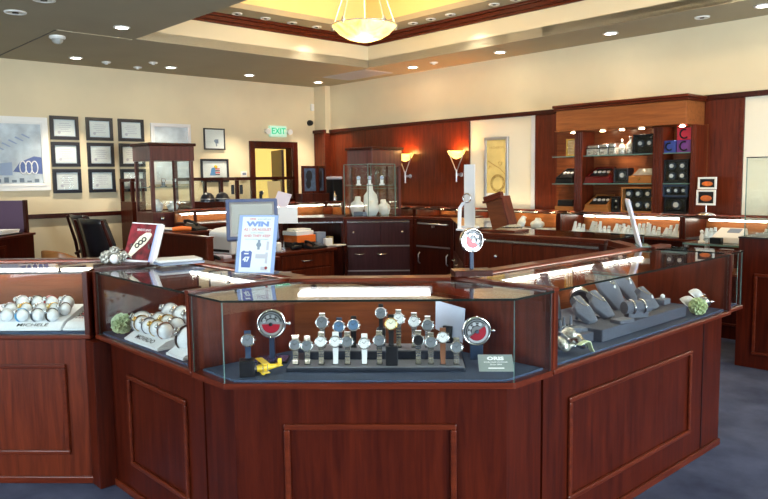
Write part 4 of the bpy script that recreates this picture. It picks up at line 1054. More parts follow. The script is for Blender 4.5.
# oversized movement dials on stands
def big_dial(label, loc, rz, rd, lift, rotor, base, stem, tilt=0.0, bz=.012, bw=.12, bd=.085, shift=0):
    t = thing('movement_display', label, 'display dial', loc, rz, 'oversized watch movements on stands')
    if base == 'tiles':
        b = MB().box(-bw / 2, -bd / 2, 0, bw / 2, bd / 2, bz).build('base', M['black'], t, bevel=.003)
        mb = MB()
        for i in range(3): mb.box(-bw / 2 + .004 + i * (bw - .006) / 3, -bd / 2 + .004, bz, -bw / 2 + i * (bw - .006) / 3 + (bw - .006) / 3 - .001, bd / 2 - .004, bz + .0015)
        mb.build('tile', M['plum'], b)
    elif base: MB().box(-bw / 2, -bd / 2, 0, bw / 2, bd / 2, bz).build('base', M[base], t, bevel=.003)
    else: bz = 0
    MB().box(-stem / 2, -.006, bz, stem / 2, .006, lift - rd * .8).build('stem', M['navy'], t, bevel=.002)
    T = Matrix.Translation((0, 0, lift)) @ Matrix.Rotation(tilt, 4, 'Z')
    def part(nm, m, fn, par=t):
        mb = MB(); mb.T = T; fn(mb); return mb.build(nm, M[m], par)
    def rim(mb):
        vs = []
        for r, y in ((rd * .86, .016), (rd, .012), (rd * 1.02, 0), (rd, -.010), (rd * .90, -.014), (rd * .88, -.008)): vs.append((r, -y))
        mb.lathe(vs, 40, (0, 0, 0), 0, 'Y')
    part('case', 'chrome', rim)
    part('rear_cover', 'black', lambda mb: mb.cyl((0, .016, 0), (0, .004, 0), rd * .88, rd * .97, n=40))
    part('plate', 'plate', lambda mb: mb.cyl((0, .002, 0), (0, -.006, 0), rd * .90, n=40))
    def arcs(mb, r, a0, a1, wd, y):
        n = 20; vs = []
        for i in range(n + 1):
            a = R(a0 + (a1 - a0) * i / n)
            for rr in (r, r + wd): vs += [(rr * math.cos(a), y, rr * math.sin(a)), (rr * math.cos(a), y + .003, rr * math.sin(a))]
        fs = []
        for i in range(n):
            o = i * 4; fs += [(o, o + 2, o + 6, o + 4), (o + 1, o + 5, o + 7, o + 3), (o, o + 4, o + 5, o + 1), (o + 2, o + 3, o + 7, o + 6)]
        fs += [(0, 1, 3, 2), (n * 4, n * 4 + 2, n * 4 + 3, n * 4 + 1)]
        mb.add(vs, fs)
    part('rotor', 'red', lambda mb: arcs(mb, rd * .12, rotor - 88, rotor + 88, rd * .50, -.013))
    part('rotor_rim', 'satin', lambda mb: arcs(mb, rd * .64, rotor - 88, rotor + 88, rd * .13, -.0135))
    part('hub', 'chrome', lambda mb: mb.cyl((0, -.006, 0), (0, -.017, 0), rd * .13, n=18))
    part('bridge_ring', 'black', lambda mb: [arcs(mb, rd * k, rotor + 180 - s, rotor + 180 + s, rd * .055, -.0085) for k, s in ((.36, 70), (.52, 50), (.68, 78), (.82, 88))])
    part('bridge', 'satin', lambda mb: [mb.cyl((rd * .52 * math.cos(R(q)), -.006, rd * .52 * math.sin(R(q))), (rd * .52 * math.cos(R(q)), -.010, rd * .52 * math.sin(R(q))), rd * .12, n=14) for q in (rotor + 120, rotor + 165, rotor + 205, rotor + 245)])
    part('crown', 'chrome', lambda mb: mb.cyl((rd, 0, 0), (rd * 1.14, 0, 0), rd * .09).ball((rd * 1.2, 0, 0), rd * .13))
    return t
M['plum'] = pmat('plum solar tile', (.09, .06, .17), .2, coat=.5)
big_dial('round movement dial with its red half at the bottom, beside the toy biplane', (-.564, 2.85, DECK), 0, .059, .918 - DECK, -90, 'tiles', .022, 0, .008, .135, .10)
big_dial('round movement dial with a slanting red half, behind the grey name card', (.262, 2.85, DECK), R(6), .059, .883 - DECK, -55, None, .052)
big_dial('round movement dial standing on top of the front showcase', (.262, 3.075, ZT + .0125), R(8), .052, 1.228 - ZT - .0125, -130, 'woodd', .016, R(14), .026, .165, .10)

# grey name card
t = thing('name_card', 'sage grey lettered card leaning at the right of the front showcase', 'sign card', (.322, 2.672, DECK), R(-1))
T = Matrix.Rotation(R(-58), 4, 'X')
mb = MB(); mb.T = T; mb.box(-.066, 0, 0, .066, .003, .088); mb.build('card', M['card'], t)
MB().box(-.03, .042, 0, .03, .048, .018).build('prop', M['black'], t)
def on(p): return T @ Vector(p)
rt = (PI / 2 - R(58), 0, 0)
text('lettering', 'ORIS', .024, M['paper'], t, on((0, -.0006, .066)), rt, bold=.0012, sx=1.25)
text('lettering', 'SWISS MADE WATCHES', .0085, M['paper'], t, on((0, -.0006, .047)), rt)
text('lettering', 'Since 1904', .0105, M['paper'], t, on((0, -.0006, .035)), rt)
MB().add([on(p) for p in ((-.03, -.0008, .014), (.03, -.0008, .014), (.03, -.0008, .019), (-.03, -.0008, .019), (-.03, -.0002, .014), (.03, -.0002, .014), (.03, -.0002, .019), (-.03, -.0002, .019))], [(0, 1, 2, 3), (7, 6, 5, 4), (0, 4, 5, 1), (1, 5, 6, 2), (2, 6, 7, 3), (3, 7, 4, 0)]).build('rule', M['paper'], t)

# toy biplane
t = thing('toy_biplane', 'small yellow toy biplane beside the black block', 'toy plane', (-.555, 2.655, DECK), R(28))
mb = MB().tube([(-.035, 0, .022), (-.02, 0, .024), (.02, 0, .024), (.062, 0, .026)], [.012, .014, .011, .005], 12); mb.build('fuselage', M['yel'], t)
MB().box(-.020, -.048, .012, .006, .048, .015).build('lower_wing', M['yel'], t, bevel=.001)
MB().box(-.024, -.052, .048, .004, .052, .051).build('upper_wing', M['yel'], t, bevel=.001)
mb = MB()
for s in (-1, 1):
    for x in (-.018, 0): mb.cyl((x, s * .034, .0151), (x, s * .034, .0479), .0015, n=6)
mb.build('strut', M['silver'], t)
MB().box(.048, -.022, .027, .064, .022, .030).box(.050, -.0015, .030, .066, .0015, .052).build('tail', M['yel'], t, bevel=.001)
mb = MB().cyl((-.035, 0, .022), (-.046, 0, .022), .015, .012, n=14); mb.build('engine', M['silver'], t)
mb = MB().box(-.049, -.003, -.0, -.047, .003, .046).cyl((-.046, 0, .022), (-.053, 0, .022), .004); mb.build('propeller', M['black'], t)
for s in (-1, 1): MB().cyl((-.012, s * .014, .009), (-.012, s * .020, .009), .009, n=14).build('wheel', M['yel'], t)

# sheet standing in for a bright reflection behind the right end of the riser
t = thing('reflection_sheet', 'pale sheet standing in for a reflection behind the right end of the riser', 'card', (.145, 2.93, DECK), R(-38))
mb = MB(); mb.T = Matrix.Rotation(R(-8), 4, 'X')
pl = [(-.065, .10), (.075, .06), (.075, .20), (-.075, .22)]
mb.add([(x, 0, z) for x, z in pl] + [(x, .002, z) for x, z in pl], [(0, 1, 2, 3), (7, 6, 5, 4), (0, 4, 5, 1), (1, 5, 6, 2), (2, 6, 7, 3), (3, 7, 4, 0)]); mb.build('card', pmat('painted pale reflection', (.42, .47, .62), .3), t)
MB().box(-.02, .004, 0, .02, .03, .12).build('prop', M['black'], t)

# ---- cushions with watches
def cushion(label, loc, rz, r, strap, face, case='silver', tilt=35, big=True, kind='pillow'):
    """white watch pillow; the watch strapped round it is a thing of its own"""
    g = 'white watch pillows in the showcases'
    t = tag(MB().ball((0, 0, r * 1.02), r * 1.32, r * .95, r * 1.02, 18).build('watch_pillow', M['white'], None, loc, rz), 'pillow under the ' + label, 'watch pillow', g)
    k = thing('wrist_watch', label, 'watch', loc, rz, 'watches on white pillows')
    w = r * .40; tl = R(tilt); n = 22; pts = []
    for i in range(n + 1):
        a = R(-78) + R(250) * i / n
        pts.append((0, -math.cos(a) * (r * .95 + .003), r * 1.02 + math.sin(a) * (r * 1.02 + .003)))
    MB().band(pts, w, .003, bump=.4 if strap in ('silver', 'gold', 'pearl') else 0).build('strap', M[strap], k)
    c = Vector((0, -math.cos(tl) * (r * .95 + .007), r * 1.02 + math.sin(tl) * (r * 1.02 + .007)))
    dial(k, c, r * .36, tl, case, face)
    return t
def tray(label, loc, rz, w, d, h, word, group='white watch trays', tz=.018):
    t = thing('watch_tray', label, 'watch tray', loc, rz, group)
    MB().box(-w / 2, 0, 0, w / 2, d, .012).build('base', M['white'], t, bevel=.003)
    x0, x1, e = -w / 2 + .004, w / 2 - .004, d - .004
    mb = MB(); vs = [(x, y, z) for x in (x0, x1) for y, z in ((.004, .0125), (.045, .036), (e, h), (e, .0125))]
    mb.add(vs, [(0, 1, 2, 3), (7, 6, 5, 4), (0, 4, 5, 1), (1, 5, 6, 2), (2, 6, 7, 3), (3, 7, 4, 0)]); mb.build('slope', M['white'], t, bevel=.003)
    if word: text('lettering', word, .034, M['black'], t, (0, .0238, .0246), (R(29.8), 0, 0), bold=.0006, sx=1.2)
    return t
def put(tr, w, d, h, x, y):            # a spot on the tray's slope
    z = .036 + (h - .036) * max(0, (y - .045)) / (d - .049)
    T = Matrix.Translation(tr.location) @ Matrix.Rotation(tr.rotation_euler.z, 4, 'Z')
    return T @ Vector((x, y, z - .004))

# far left showcase: one wide lettered tray, one small slanting tray with bracelets
tw, td, th = .62, .29, .085
tr = tray('long white watch tray lettered on its front edge in the left edge showcase', (-2.045, 3.45, DECK), 0, tw, td, th, None)
text('lettering', 'MICHELE', .030, M['black'], tr, (.155, .0238, .0246), (R(29.8), 0, 0), bold=.0002, sx=1.35)
grid = [(0, .065, 4, ['pearl', 'bluecl', 'navy', 'black'], (.0, .08, .16, .235), 'front row', 'left edge tray'), (1, .14, 5, ['silver', 'gold', 'silver', 'gold', 'silver'], (-.02, .06, .14, .21, .265), 'middle row', 'left edge tray'),
        (2, .22, 4, ['silver', 'black', 'red', 'silver'], (.0, .08, .155, .24), 'back row', 'left edge tray')]
nth = ['first', 'second', 'third', 'fourth', 'fifth', 'sixth']
names = {'pearl': 'white', 'bluecl': 'turquoise strapped', 'navy': 'navy strapped', 'black': 'black strapped', 'silver': 'steel', 'gold': 'gold', 'red': 'red strapped', 'brown': 'brown strapped'}
for ri, y, n, st, xs, rn, tn in grid:
    for i in range(n):
        cushion('%s watch, %s from left, %s of the %s' % (names[st[i]], nth[i], rn, tn), put(tr, tw, td, th, xs[i], y), R(-30), .031 if ri < 2 else .035, st[i], 'petalw' if st[i] == 'gold' else 'pearl', 'gold' if st[i] == 'gold' else 'silver')
t2 = tray('small white tray of patterned bracelets beside the corner post at the left', (-1.665, 3.45, DECK), 0, .125, .25, .05, None)
for i in range(5):
    o = thing('bracelet', '%s patterned bracelet from the front on the small white tray' % nth[i], 'bracelet', (-1.668, 3.53 + i * .035, DECK + .025 + i * .006), R(-8 + 4 * i), 'patterned bracelets on the small white tray')
    mb = MB()
    for q in range(13): mb.ball((-.05 + q * .0083, 0, .006 + .002 * (q % 2)), .0062, n=8, m=q % 3)
    mb.build('beads', [M['crystal'], M['black'], M['red']], o)
cushion('gold watch high against the corner post of the left edge showcase', Vector((-1.665, 3.76, DECK + .05)), R(-10), .042, 'gold', 'petalw', 'gold')

# angled left showcase: a tray set square to its front (local x along b, facing -a)
LR = RB
tw, td, th = .34, .26, .075
tr = tray('white watch tray with dark lettering in the angled left showcase', AB(1.352, -3.07, DECK), LR, tw, td, th, 'MOVADO')
g2 = [('front row', .07, ['gold', 'navy', 'gold', 'brown'], (-.13, -.05, .03, .11)), ('middle row', .135, ['silver', 'gold', 'silver'], (-.09, .0, .09)), ('back row', .21, ['silver', 'silver', 'pearl'], (-.125, -.01, .10))]
for rn, y, st, xs in g2:
    for i, x in enumerate(xs):
        cushion('%s watch, %s from the flower, %s of the angled tray' % (names[st[i]], nth[i], rn), put(tr, tw, td, th, x, y), LR - R(16), .034 if rn != 'back row' else .042, st[i], 'petalw' if st[i] == 'gold' else 'pearl', 'gold' if st[i] == 'gold' else 'silver')
cushion('black watch on its own white plate nearest the front showcase', AB(1.43, -2.77, DECK + .0125), LR - R(10), .052, 'black', 'satin')
tray('second white plate at the end of the angled left showcase', AB(1.352, -2.745, DECK), LR, .15, .14, .03, None)
cushion('big steel watch standing beside the green flower', AB(1.475, -3.315, DECK), LR - R(20), .052, 'silver', 'satin')

M['leaf'] = pmat('deep sage petals', (.32, .39, .19), .6)
def flower(label, loc, s, mat, n=60, cat='flower', seed=1):
    rnd = random.Random(seed); mb = MB()
    for i in range(n):
        f = (i + .5) / n; th_ = math.acos(1 - 2 * f); ph = i * 2.39996
        d = Vector((math.sin(th_) * math.cos(ph), math.sin(th_) * math.sin(ph), math.cos(th_)))
        c = Vector((0, 0, s)) + d * s * .72; u = d.orthogonal().normalized(); w = d.cross(u); a = rnd.random() * 6
        u, w = u * math.cos(a) + w * math.sin(a), w * math.cos(a) - u * math.sin(a); q = s * .27
        vs = [c + d * s * .02, c + u * q + d * s * .30, c + w * q * .8 + d * s * .42, c - u * q + d * s * .34, c - w * q * .8 + d * s * .26]
        mb.add(vs + [v - d * s * .05 for v in vs], [(0, 1, 2), (0, 2, 3), (0, 3, 4), (0, 4, 1), (5, 7, 6), (5, 8, 7), (5, 9, 8), (5, 6, 9), (1, 6, 7, 2), (2, 7, 8, 3), (3, 8, 9, 4), (4, 9, 6, 1)])
    t = thing('artificial_flower', label, cat, loc, 0, 'pale green artificial flowers')
    mb.build('petals', M[mat], t); MB().ball((0, 0, s), s * .72, n=14).build('heart', M['leaf'], t)
    return t
flower('round pale green flower at the left end of the angled showcase', AB(1.405, -3.385, DECK), .047, 'petal', 70, seed=3)

# on the wooden wedge: catalogue on its easel, crystal flower, closed brochures
t = thing('catalogue', 'red covered catalogue with a watch picture propped upright on the corner wedge', 'catalogue', (-1.388, 3.60, ZT + .0125), R(-12))
T = Matrix.Rotation(R(-24), 4, 'X') @ Matrix.Rotation(R(3), 4, 'Y')
def cb(nm, m, x0, z0, x1, z1, y0, y1, par=t):
    mb = MB(); mb.T = T; mb.box(x0, y0, z0, x1, y1, z1); return mb.build(nm, m, par)
cv = cb('pages', M['paper'], -.095, .006, .085, .222, 0, .022)
M['cover'] = pmat('mottled crimson print', (.17, .012, .022), .3, coat=.5, noise=.85, nscale=26)
cb('cover', M['cover'], -.094, .02, .052, .216, -.002, -.0005, cv); cb('blue_stripe', M['pbor'], .053, .014, .060, .217, -.002, -.0005, cv); cb('lilac_stripe', M['lilac'], .0605, .010, .078, .219, -.002, -.0005, cv)
text('title', 'BREITLING', .017, M['paper'], cv, T @ Vector((-.012, -.003, .182)), (PI / 2 - R(24), R(3), 0))
mb = MB(); mb.T = T
mb.band([(-.06, -.005, .04), (-.035, -.005, .085), (-.005, -.005, .125), (.02, -.005, .155), (.035, -.005, .165)], [.022, .042, .055, .04, .014], .004, axis=Vector((.75, 0, -.66))); mb.build('watch_picture', M['petalw'], cv)
mb = MB(); mb.T = T
for x, z in ((-.028, .095), (-.012, .113), (.004, .130)): mb.tube([(x + .011 * math.cos(q * PI / 6), -.0085, z + .011 * math.sin(q * PI / 6)) for q in range(12)], .003, 6, closed=True)
mb.build('dial_picture', M['black'], cv)
MB().box(-.08, -.03, 0, .07, -.006, .012).box(-.06, .03, 0, -.05, .12, .10).box(.04, .03, 0, .05, .12, .10).build('easel', M['woodd'], t)
def crystal_flower(label, loc, s):
    t = thing('crystal_flower', label, 'ornament', loc, 0)
    rnd = random.Random(5); mb = MB()
    for c, r in (((-.03, 0, .03), .032), ((.022, -.02, .026), .026), ((.0, .02, .052), .028), ((.045, .01, .035), .024)):
        for i in range(26):
            f = (i + .5) / 26; th_ = math.acos(1 - 2 * f); ph = i * 2.4; d = Vector((math.sin(th_) * math.cos(ph), math.sin(th_) * math.sin(ph), math.cos(th_)))
            p = Vector(c) + d * r * .75; mb.ball((p.x * s, p.y * s, max(.004, p.z * s)), r * .34 * s, n=8)
    mb.build('clusters', M['crystal'], t)
    MB().ball((.022 * s, -.044 * s, .028 * s), .020 * s, .012 * s, .022 * s, 14).build('pearl_disc', M['pearl'], t)
    MB().tube([(.045 * s, 0, .02 * s), (.075 * s, .0, .035 * s), (.10 * s, .01, .012 * s)], .006 * s, 8).build('silver_leaf', M['silver'], t)
crystal_flower('clustered crystal and pearl ornament left of the red catalogue', (-1.525, 3.62, ZT + .0125), 1.1)
for k, (l, dz, m) in enumerate((('grey brochure at the bottom of the stack right of the catalogue', 0, 'greyb'), ('white brochure on top of the grey one right of the catalogue', .0125, 'printer'))):
    o = tag(MB().box(-.11, -.08, 0, .11, .08, .012).build('brochure', M[m], None, (-1.19 - .01 * k, 3.62 + .02 * k, ZT + .0125 + dz), R(40 - 8 * k), bevel=.002), l, 'brochure', 'closed brochures by the catalogue')
# ------------------------------------------------------------------ necklace displays in the right showcase (local x along a, y from the front pane inwards)
def RS(x, y, z=0): return AB(2.312, -1.537) + Matrix.Rotation(RA, 3, 'Z') @ Vector((x, y, 0)) + Vector((0, 0, DECK + z))
t = thing('stepped_riser', 'long low slate grey platform under the necklace busts', 'display riser', RS(0, 0), RA)
MB().box(.10, .13, 0, .50, .46, .042).build('front_block', M['rblue'], t, bevel=.004)
MB().box(.505, .09, 0, 1.33, .50, .055).build('long_block', M['rblue'], t, bevel=.004)
H1, H2 = .0425, .0555
def bust(label, x, y, z, h, w, lean, rz=0, chain='silver', pend=True, group='grey velvet necklace busts'):
    """sloping shield with a neck, a prop behind and a fine chain with its pendant lying on it"""
    t = thing('necklace_bust', label, 'necklace bust', RS(x, y, z), RA + rz, group)
    out = [(-.26, 0), (.26, 0), (.50, .45), (.46, .66), (.24, .80), (.20, 1.0), (-.20, 1.0), (-.24, .80), (-.46, .66), (-.50, .45)]
    T = Matrix.Rotation(-lean, 4, 'X'); mb = MB(); mb.T = T; n = len(out)
    vs = [(a * w, -.012 - .02 * (1 - (2 * a) ** 2) * (.4 + b * .4), b * h) for a, b in out] + [(a * w, .010, b * h) for a, b in out]
    c = len(vs); vs.append((0, -.042, .5 * h)); vs.append((0, .012, .5 * h))
    fs = [(i, (i + 1) % n, c) for i in range(n)] + [(n + (i + 1) % n, n + i, c + 1) for i in range(n)] + [(i, n + i, n + (i + 1) % n, (i + 1) % n) for i in range(n)]
    mb.add(vs, fs, 0, True); b = mb.build('velvet', M['greyv'], t, bevel=.004)
    top = T @ Vector((0, .01, h * .7))
    MB().box(-.02, .0, 0, .02, top.y + .01, .006).tube([(0, top.y + .005, .005), (0, top.y, top.z)], .008, 8).build('prop', M['greyv'], t)
    k = thing('necklace', 'necklace on the ' + label, 'necklace', RS(x, y, z), RA + rz, 'necklaces on the grey busts')
    pts = [T @ Vector((s * w * .21, -.022 - .022 * (1 - abs(s)), h * (.97 - .50 * (1 - s * s)))) for s in [q / 8 - 1 for q in range(17)]]
    MB().tube(pts, .004, 6).build('chain', M[chain], k)
    if pend:
        p = pts[8]; mb = MB(); mb.ball((p.x, p.y - .002, p.z - .018), .009, .004, .015, 12); mb.build('pendant', M['pearl'], k)
    return t
bust('tall grey bust nearest the front showcase, with a pearl drop', .55, .37, H2, .225, .135, R(24), R(-10))
bust('low grey bust in front of the tall near one', .60, .20, H2, .145, .115, R(46), R(-4), pend=False)
bust('low grey bust beside the bracelet roll', .755, .20, H2, .155, .12, R(46), R(-2), 'silver', False)
bust('largest sloping grey bust in the middle of the right showcase', 1.0, .28, H2, .26, .155, R(36), R(-4))
bust('sloping grey bust behind, farthest from the front showcase', 1.235, .32, H2, .24, .145, R(38), R(-4))
bust('low grey bust in front of the farthest one', 1.12, .16, H2, .13, .12, R(46), R(0))
def roll(label, x, y, z, r, L, rz, m='greyv', n=4, cat='bracelet roll'):
    t = thing('bracelet_roll', label, cat, RS(x, y, z), RA + rz, 'grey bracelet rolls')
    MB().cyl((-L / 2, 0, r + .02), (L / 2, 0, r + .02), r, n=20).box(-L * .4, -r * .6, 0, L * .4, r * .6, .03).build('roll', M[m], t, bevel=.003)
    for i in range(n):
        x0 = -L / 2 + L * (i + .7) / (n + .4)
        k = thing('bracelet', '%s bracelet round the %s' % (nth[i], label), 'bracelet', RS(x, y, z), RA + rz, 'silver bracelets on rolls')
        MB().tube([(x0, (r + .004) * math.cos(q * PI / 12), r + .02 + (r + .004) * math.sin(q * PI / 12)) for q in range(24)], .0045, 6, closed=True).build('band', M['silver'], k)
roll('dark bracelet roll at the near end of the right showcase', .34, .34, H1, .048, .11, R(50), 'riser', 3)
roll('bracelet roll behind the low bust in the middle', .82, .40, H2, .045, .11, R(35), 'riser', 4)
roll('slim grey roll lying in front of the large sloping bust', .87, .125, H2, .030, .14, R(-25), 'greyv', 2)
t = thing('ring_stand', 'small grey ring stand with finger cones near the low bust', 'ring stand', RS(.40, .20, H1), RA - R(20))
MB().box(-.06, -.03, 0, .05, .03, .012).box(-.02, -.035, .0125, .05, .0, .026).build('base', M['greyv'], t, bevel=.003)
for i, (x, y, h) in enumerate(((-.04, .0, .05), (-.01, .015, .058), (.025, .012, .062))):
    c = MB().cyl((x, y, .012), (x, y, .012 + h), .011, .004, n=14).build('cone', M['greyv'], t)
    MB().tube([(x + .0105 * math.cos(q * PI / 8), y + .0105 * math.sin(q * PI / 8), .03) for q in range(16)], .002, 6, closed=True).ball((x, y - .0115, .031), .004).build('ring', M['silver'], c)
t = thing('ring_box', 'small grey block with one pearl at the far end of the platform', 'ring box', RS(1.285, .20, H2), RA)
MB().box(-.035, -.03, 0, .035, .03, .03).build('block', M['greyv'], t, bevel=.004); MB().ball((.005, 0, .041), .012).build('pearl', M['pearl'], t)
for i, (x, y, rz) in enumerate(((.455, .20, -25), (.72, .115, -10))):
    tag(MB().box(-.05, -.03, 0, .05, .03, .016).build('velvet_pad', M['greyv'], None, RS(x, y, H1 if i == 0 else H2), RA + R(rz), bevel=.003), ('flat grey pad in front of the near low bust', 'flat grey pad beside the slim roll')[i], 'display pad', 'flat grey velvet pads')
def shells(label, loc, s, seed, mats):
    t = thing('shell_ornament', label, 'ornament', loc, 0, 'shell and flower ornaments')
    for k, (c, q, m) in enumerate((((-.03, 0, .03), (.046, .036, .034), mats[0]), ((.035, .02, .034), (.040, .030, .034), mats[1]), ((.01, .035, .06), (.034, .028, .030), mats[0]))):
        mb = MB(); n = 18; vs = []; fs = []
        for i in range(n + 1):
            u = i / n; a = u * PI * 2.6; rr = (1 - u) ** .8
            c0 = Vector((c[0] + q[0] * (u - .4) * 1.5, c[1] + .35 * q[1] * rr * math.cos(a), max(.012, c[2] + .35 * q[2] * rr * math.sin(a))))
            vs.append(c0); fs.append(max(.002, q[2] * rr * .8))
        mb.tube([Vector((v.x * s, v.y * s, max(f, v.z) * s)) for v, f in zip(vs, fs)], [f * s for f in fs], 12); mb.build('shell', M[m], t)
    return t
shells('silver shell ornament with a pale green ribbon at the near corner of the right showcase', RS(.235, .070), 1.15, 1, ('crystal', 'silver'))
tag(MB().band([(-.03, -.02, .045), (0, -.035, .06), (.03, -.03, .05), (.045, -.03, .02), (.06, -.03, .004)], .02, .004, 0, (0, 1, 0)).build('ribbon', M['petal'], None, RS(.255, .055), RA), 'pale green ribbon draped over the near silver shell', 'ribbon')
flower('pale green flower in front of the shells at the far end of the right showcase', RS(1.415, .068), .043, 'petal', 70, seed=8)
shells('pearly shell ornament behind the far pale flower', RS(1.53, .11), 1.25, 2, ('pearl', 'silver'))

# glass wing: white busts inside
def whitebust(label, loc, rz, h, w, group='white jewellery busts', lean=24):
    t = thing('jewellery_bust', label, 'jewellery bust', loc, rz, group)
    T = Matrix.Rotation(-R(lean), 4, 'X'); out = [(-.28, 0), (.28, 0), (.5, .42), (.44, .64), (.2, .78), (.17, 1), (-.17, 1), (-.2, .78), (-.44, .64), (-.5, .42)]; n = len(out)
    mb = MB(); mb.T = T
    vs = [(a * w, -.012 - .10 * w * (1 - (2 * a) ** 2), b * h) for a, b in out] + [(a * w, .008, b * h) for a, b in out] + [(0, -.30 * w, .5 * h), (0, .01, .5 * h)]
    mb.add(vs, [(i, (i + 1) % n, 2 * n) for i in range(n)] + [(n + (i + 1) % n, n + i, 2 * n + 1) for i in range(n)] + [(i, n + i, n + (i + 1) % n, (i + 1) % n) for i in range(n)], 0, True)
    mb.build('shield', M['white'], t)
    b = T @ Vector((0, .008, h * .6)); MB().box(-w * .25, 0, 0, w * .25, b.y + .02, .006).tube([(0, b.y + .012, .004), (0, b.y, b.z)], .008, 8).build('prop', M['white'], t)
    return t
WV = lambda x, y, z=0: AB(4.005, -1.56) + Matrix.Rotation(RA, 3, 'Z') @ Vector((x, y, 0)) + Vector((0, 0, DECK + z))
# ------------------------------------------------------------------ on top of the near counter
t = thing('poster_holder', 'acrylic holder with a white and blue prize draw poster on the front counter', 'poster holder', (-.700, 3.165, ZT + .0125), R(-14))
T = Matrix.Rotation(R(-15), 4, 'X')
def pb(nm, m, x0, z0, x1, z1, y0, y1, par=t, rim=None):
    mb = MB(); mb.T = T
    if rim is None: mb.box(x0, y0, z0, x1, y1, z1); return mb.build(nm, M[m], par)
    mb.box(x0, y0, z0, x1, y1, z1, 0, 1); return mb.build(nm, [M[m], M[rim]], par)
sh = pb('border_sheet', 'pbor', -.096, .006, .096, .270, .002, .003)
pb('sheet', 'paper', -.078, .010, .078, .262, .0005, .0018, sh)
pb('acrylic_front', 'glass', -.098, .003, .098, .273, -.003, -.001, t, 'edgel')
MB().box(-.098, -.02, 0, .098, .10, .003).build('acrylic_foot', M['glass'], t)
rt = (PI / 2 - R(15), 0, 0)
def ptext(s, z, size, m, x=0, sx=1.0, bold=0.0): text('lettering', s, size, M[m], sh, T @ Vector((x, .0001, z)), rt, bold=bold, sx=sx)
M['rosep'] = pmat('rose print', (.68, .20, .26), .6); M['indigo'] = pmat('indigo poster print', (.07, .12, .42), .6); M['bluep'] = pmat('soft blue print', (.22, .32, .68), .6)
ptext('ORIS', .252, .012, 'rosep', -.028, 1.3, .0003); ptext('at your watch store', .252, .008, 'greyb', .03)
ptext('WIN', .228, .030, 'bluep', 0, 1.75, .0018)
ptext('AS 1 OR AUGUST', .203, .0165, 'rosep', 0, 1.05, .0004); ptext('to be a winner', .189, .010, 'greyb', 0, 1.1); ptext('AND THEY KEEP', .174, .0165, 'rosep', 0, 1.08, .0004)
ptext('enter in store for a chance to own this watch', .159, .0062, 'greyb')
def pmesh(nm, m, fn): mb = MB(); mb.T = T; fn(mb); return mb.build(nm, M[m], sh)
pmesh('jersey_picture', 'indigo', lambda mb: mb.prism([(0, 0)] * 0 or [(-.066, 0), (-.018, 0)], 0, .001) if False else mb.add([(x, y, z) for y in (0, .0004) for x, z in ((-.066, .03), (-.022, .03), (-.018, .10), (-.03, .108), (-.035, .103), (-.053, .103), (-.058, .108), (-.072, .10))], [tuple(range(8)), tuple(range(15, 7, -1))] + [(i, 8 + i, 8 + (i + 1) % 8, (i + 1) % 8) for i in range(8)]))
ptext('47', .066, .030, 'paper', -.045, 1.0, .0015)
pmesh('jersey_band', 'paper', lambda mb: mb.box(-.056, -.0006, .090, -.034, -.0002, .096))
pmesh('watch_picture', 'greyb', lambda mb: mb.cyl((.012, .0004, .134), (.012, -.0004, .134), .012, n=20).box(.006, 0, .145, .018, .0005, .156).box(.006, 0, .112, .018, .0005, .123))
pmesh('rose_patch', 'lilac', lambda mb: mb.box(.0, 0, .072, .05, .0004, .092).box(.05, 0, .11, .062, .0004, .15).box(.048, 0, .05, .06, .0004, .10).box(.03, 0, .02, .06, .0004, .035))
pmesh('logo_dot', 'red', lambda mb: mb.cyl((.056, .0004, .03), (.056, -.0003, .03), .007, n=14))

# touch monitor behind the poster, on a low stand of its own
t = thing('monitor', 'slate blue monitor with a pale grey screen behind the prize draw poster', 'monitor', (-1.095, 4.98, .80), R(14))
T2 = Matrix.Rotation(R(-20), 4, 'X')
def mo(nm, m, x0, z0, x1, z1, y0, y1, par=t, bev=0):
    mb = MB(); mb.T = T2; mb.box(x0, y0, z0, x1, y1, z1); return mb.build(nm, M[m], par, bevel=bev)
b = mo('casing', 'monit', -.185, .29, .185, .60, 0, .05, t, .012)
mo('inner_bezel', 'satin', -.158, .315, .158, .57, -.003, -.0005, b); mo('screen', 'screen', -.145, .33, .145, .555, -.005, -.0031, b)
MB().box(-.12, -.02, 0, .12, .20, .02).box(-.04, .13, .021, .04, .18, .33).build('stand', M['monit'], t, bevel=.006)
for x in (-.13, -.07): MB().tube([(x, .235, .595), (x, .245, .66)], .012, 8).build('knob', M['black'], t)
tk = thing('desk', 'low wooden desk holding the monitor behind the front counter', 'desk', (-1.62, 4.78, 0), RX)
MB().box(0, 0, .765, .72, .62, .799).build('desk_top', M['trimw'], tk, bevel=.005)
for x in (.02, .66): MB().box(x, .03, 0, x + .04, .58, .7645).build('side_panel', M['wood'], tk)
MB().box(.061, .05, .1, .659, .075, .7645).build('front_panel', M['woodd'], tk)
# white box, slanted lilac sheet and tan clipboard right of the monitor
t = thing('paper_holder', 'white paper holder with a slanting lilac sheet right of the monitor', 'paper holder', (-1.265, 7.40, .766), R(-4))
MB().box(-.103, -.005, .275, .103, .01, .445).build('white_sheet', M['paper'], t)
mb = MB(); mb.T = Matrix.Translation((-.085, .02, .445)) @ Matrix.Rotation(R(-24), 4, 'X') @ Matrix.Rotation(R(16), 4, 'Y'); mb.box(-.08, 0, .0, .075, .006, .165); mb.build('lilac_sheet', M['lilac'], t)
MB().box(-.08, .012, 0, .08, .10, .004).box(-.09, .012, .0041, .09, .016, .44).build('stand', M['glass'], t)
t = thing('clipboard', 'tan card standing upright above the lilac sheet', 'card', AB(4.99, -7.27, 1.203), RA - R(20))
mb = MB(); mb.T = Matrix.Rotation(R(-14), 4, 'X'); mb.box(-.09, 0, .0, .07, .006, .28); mb.build('card', M['tan'], t)
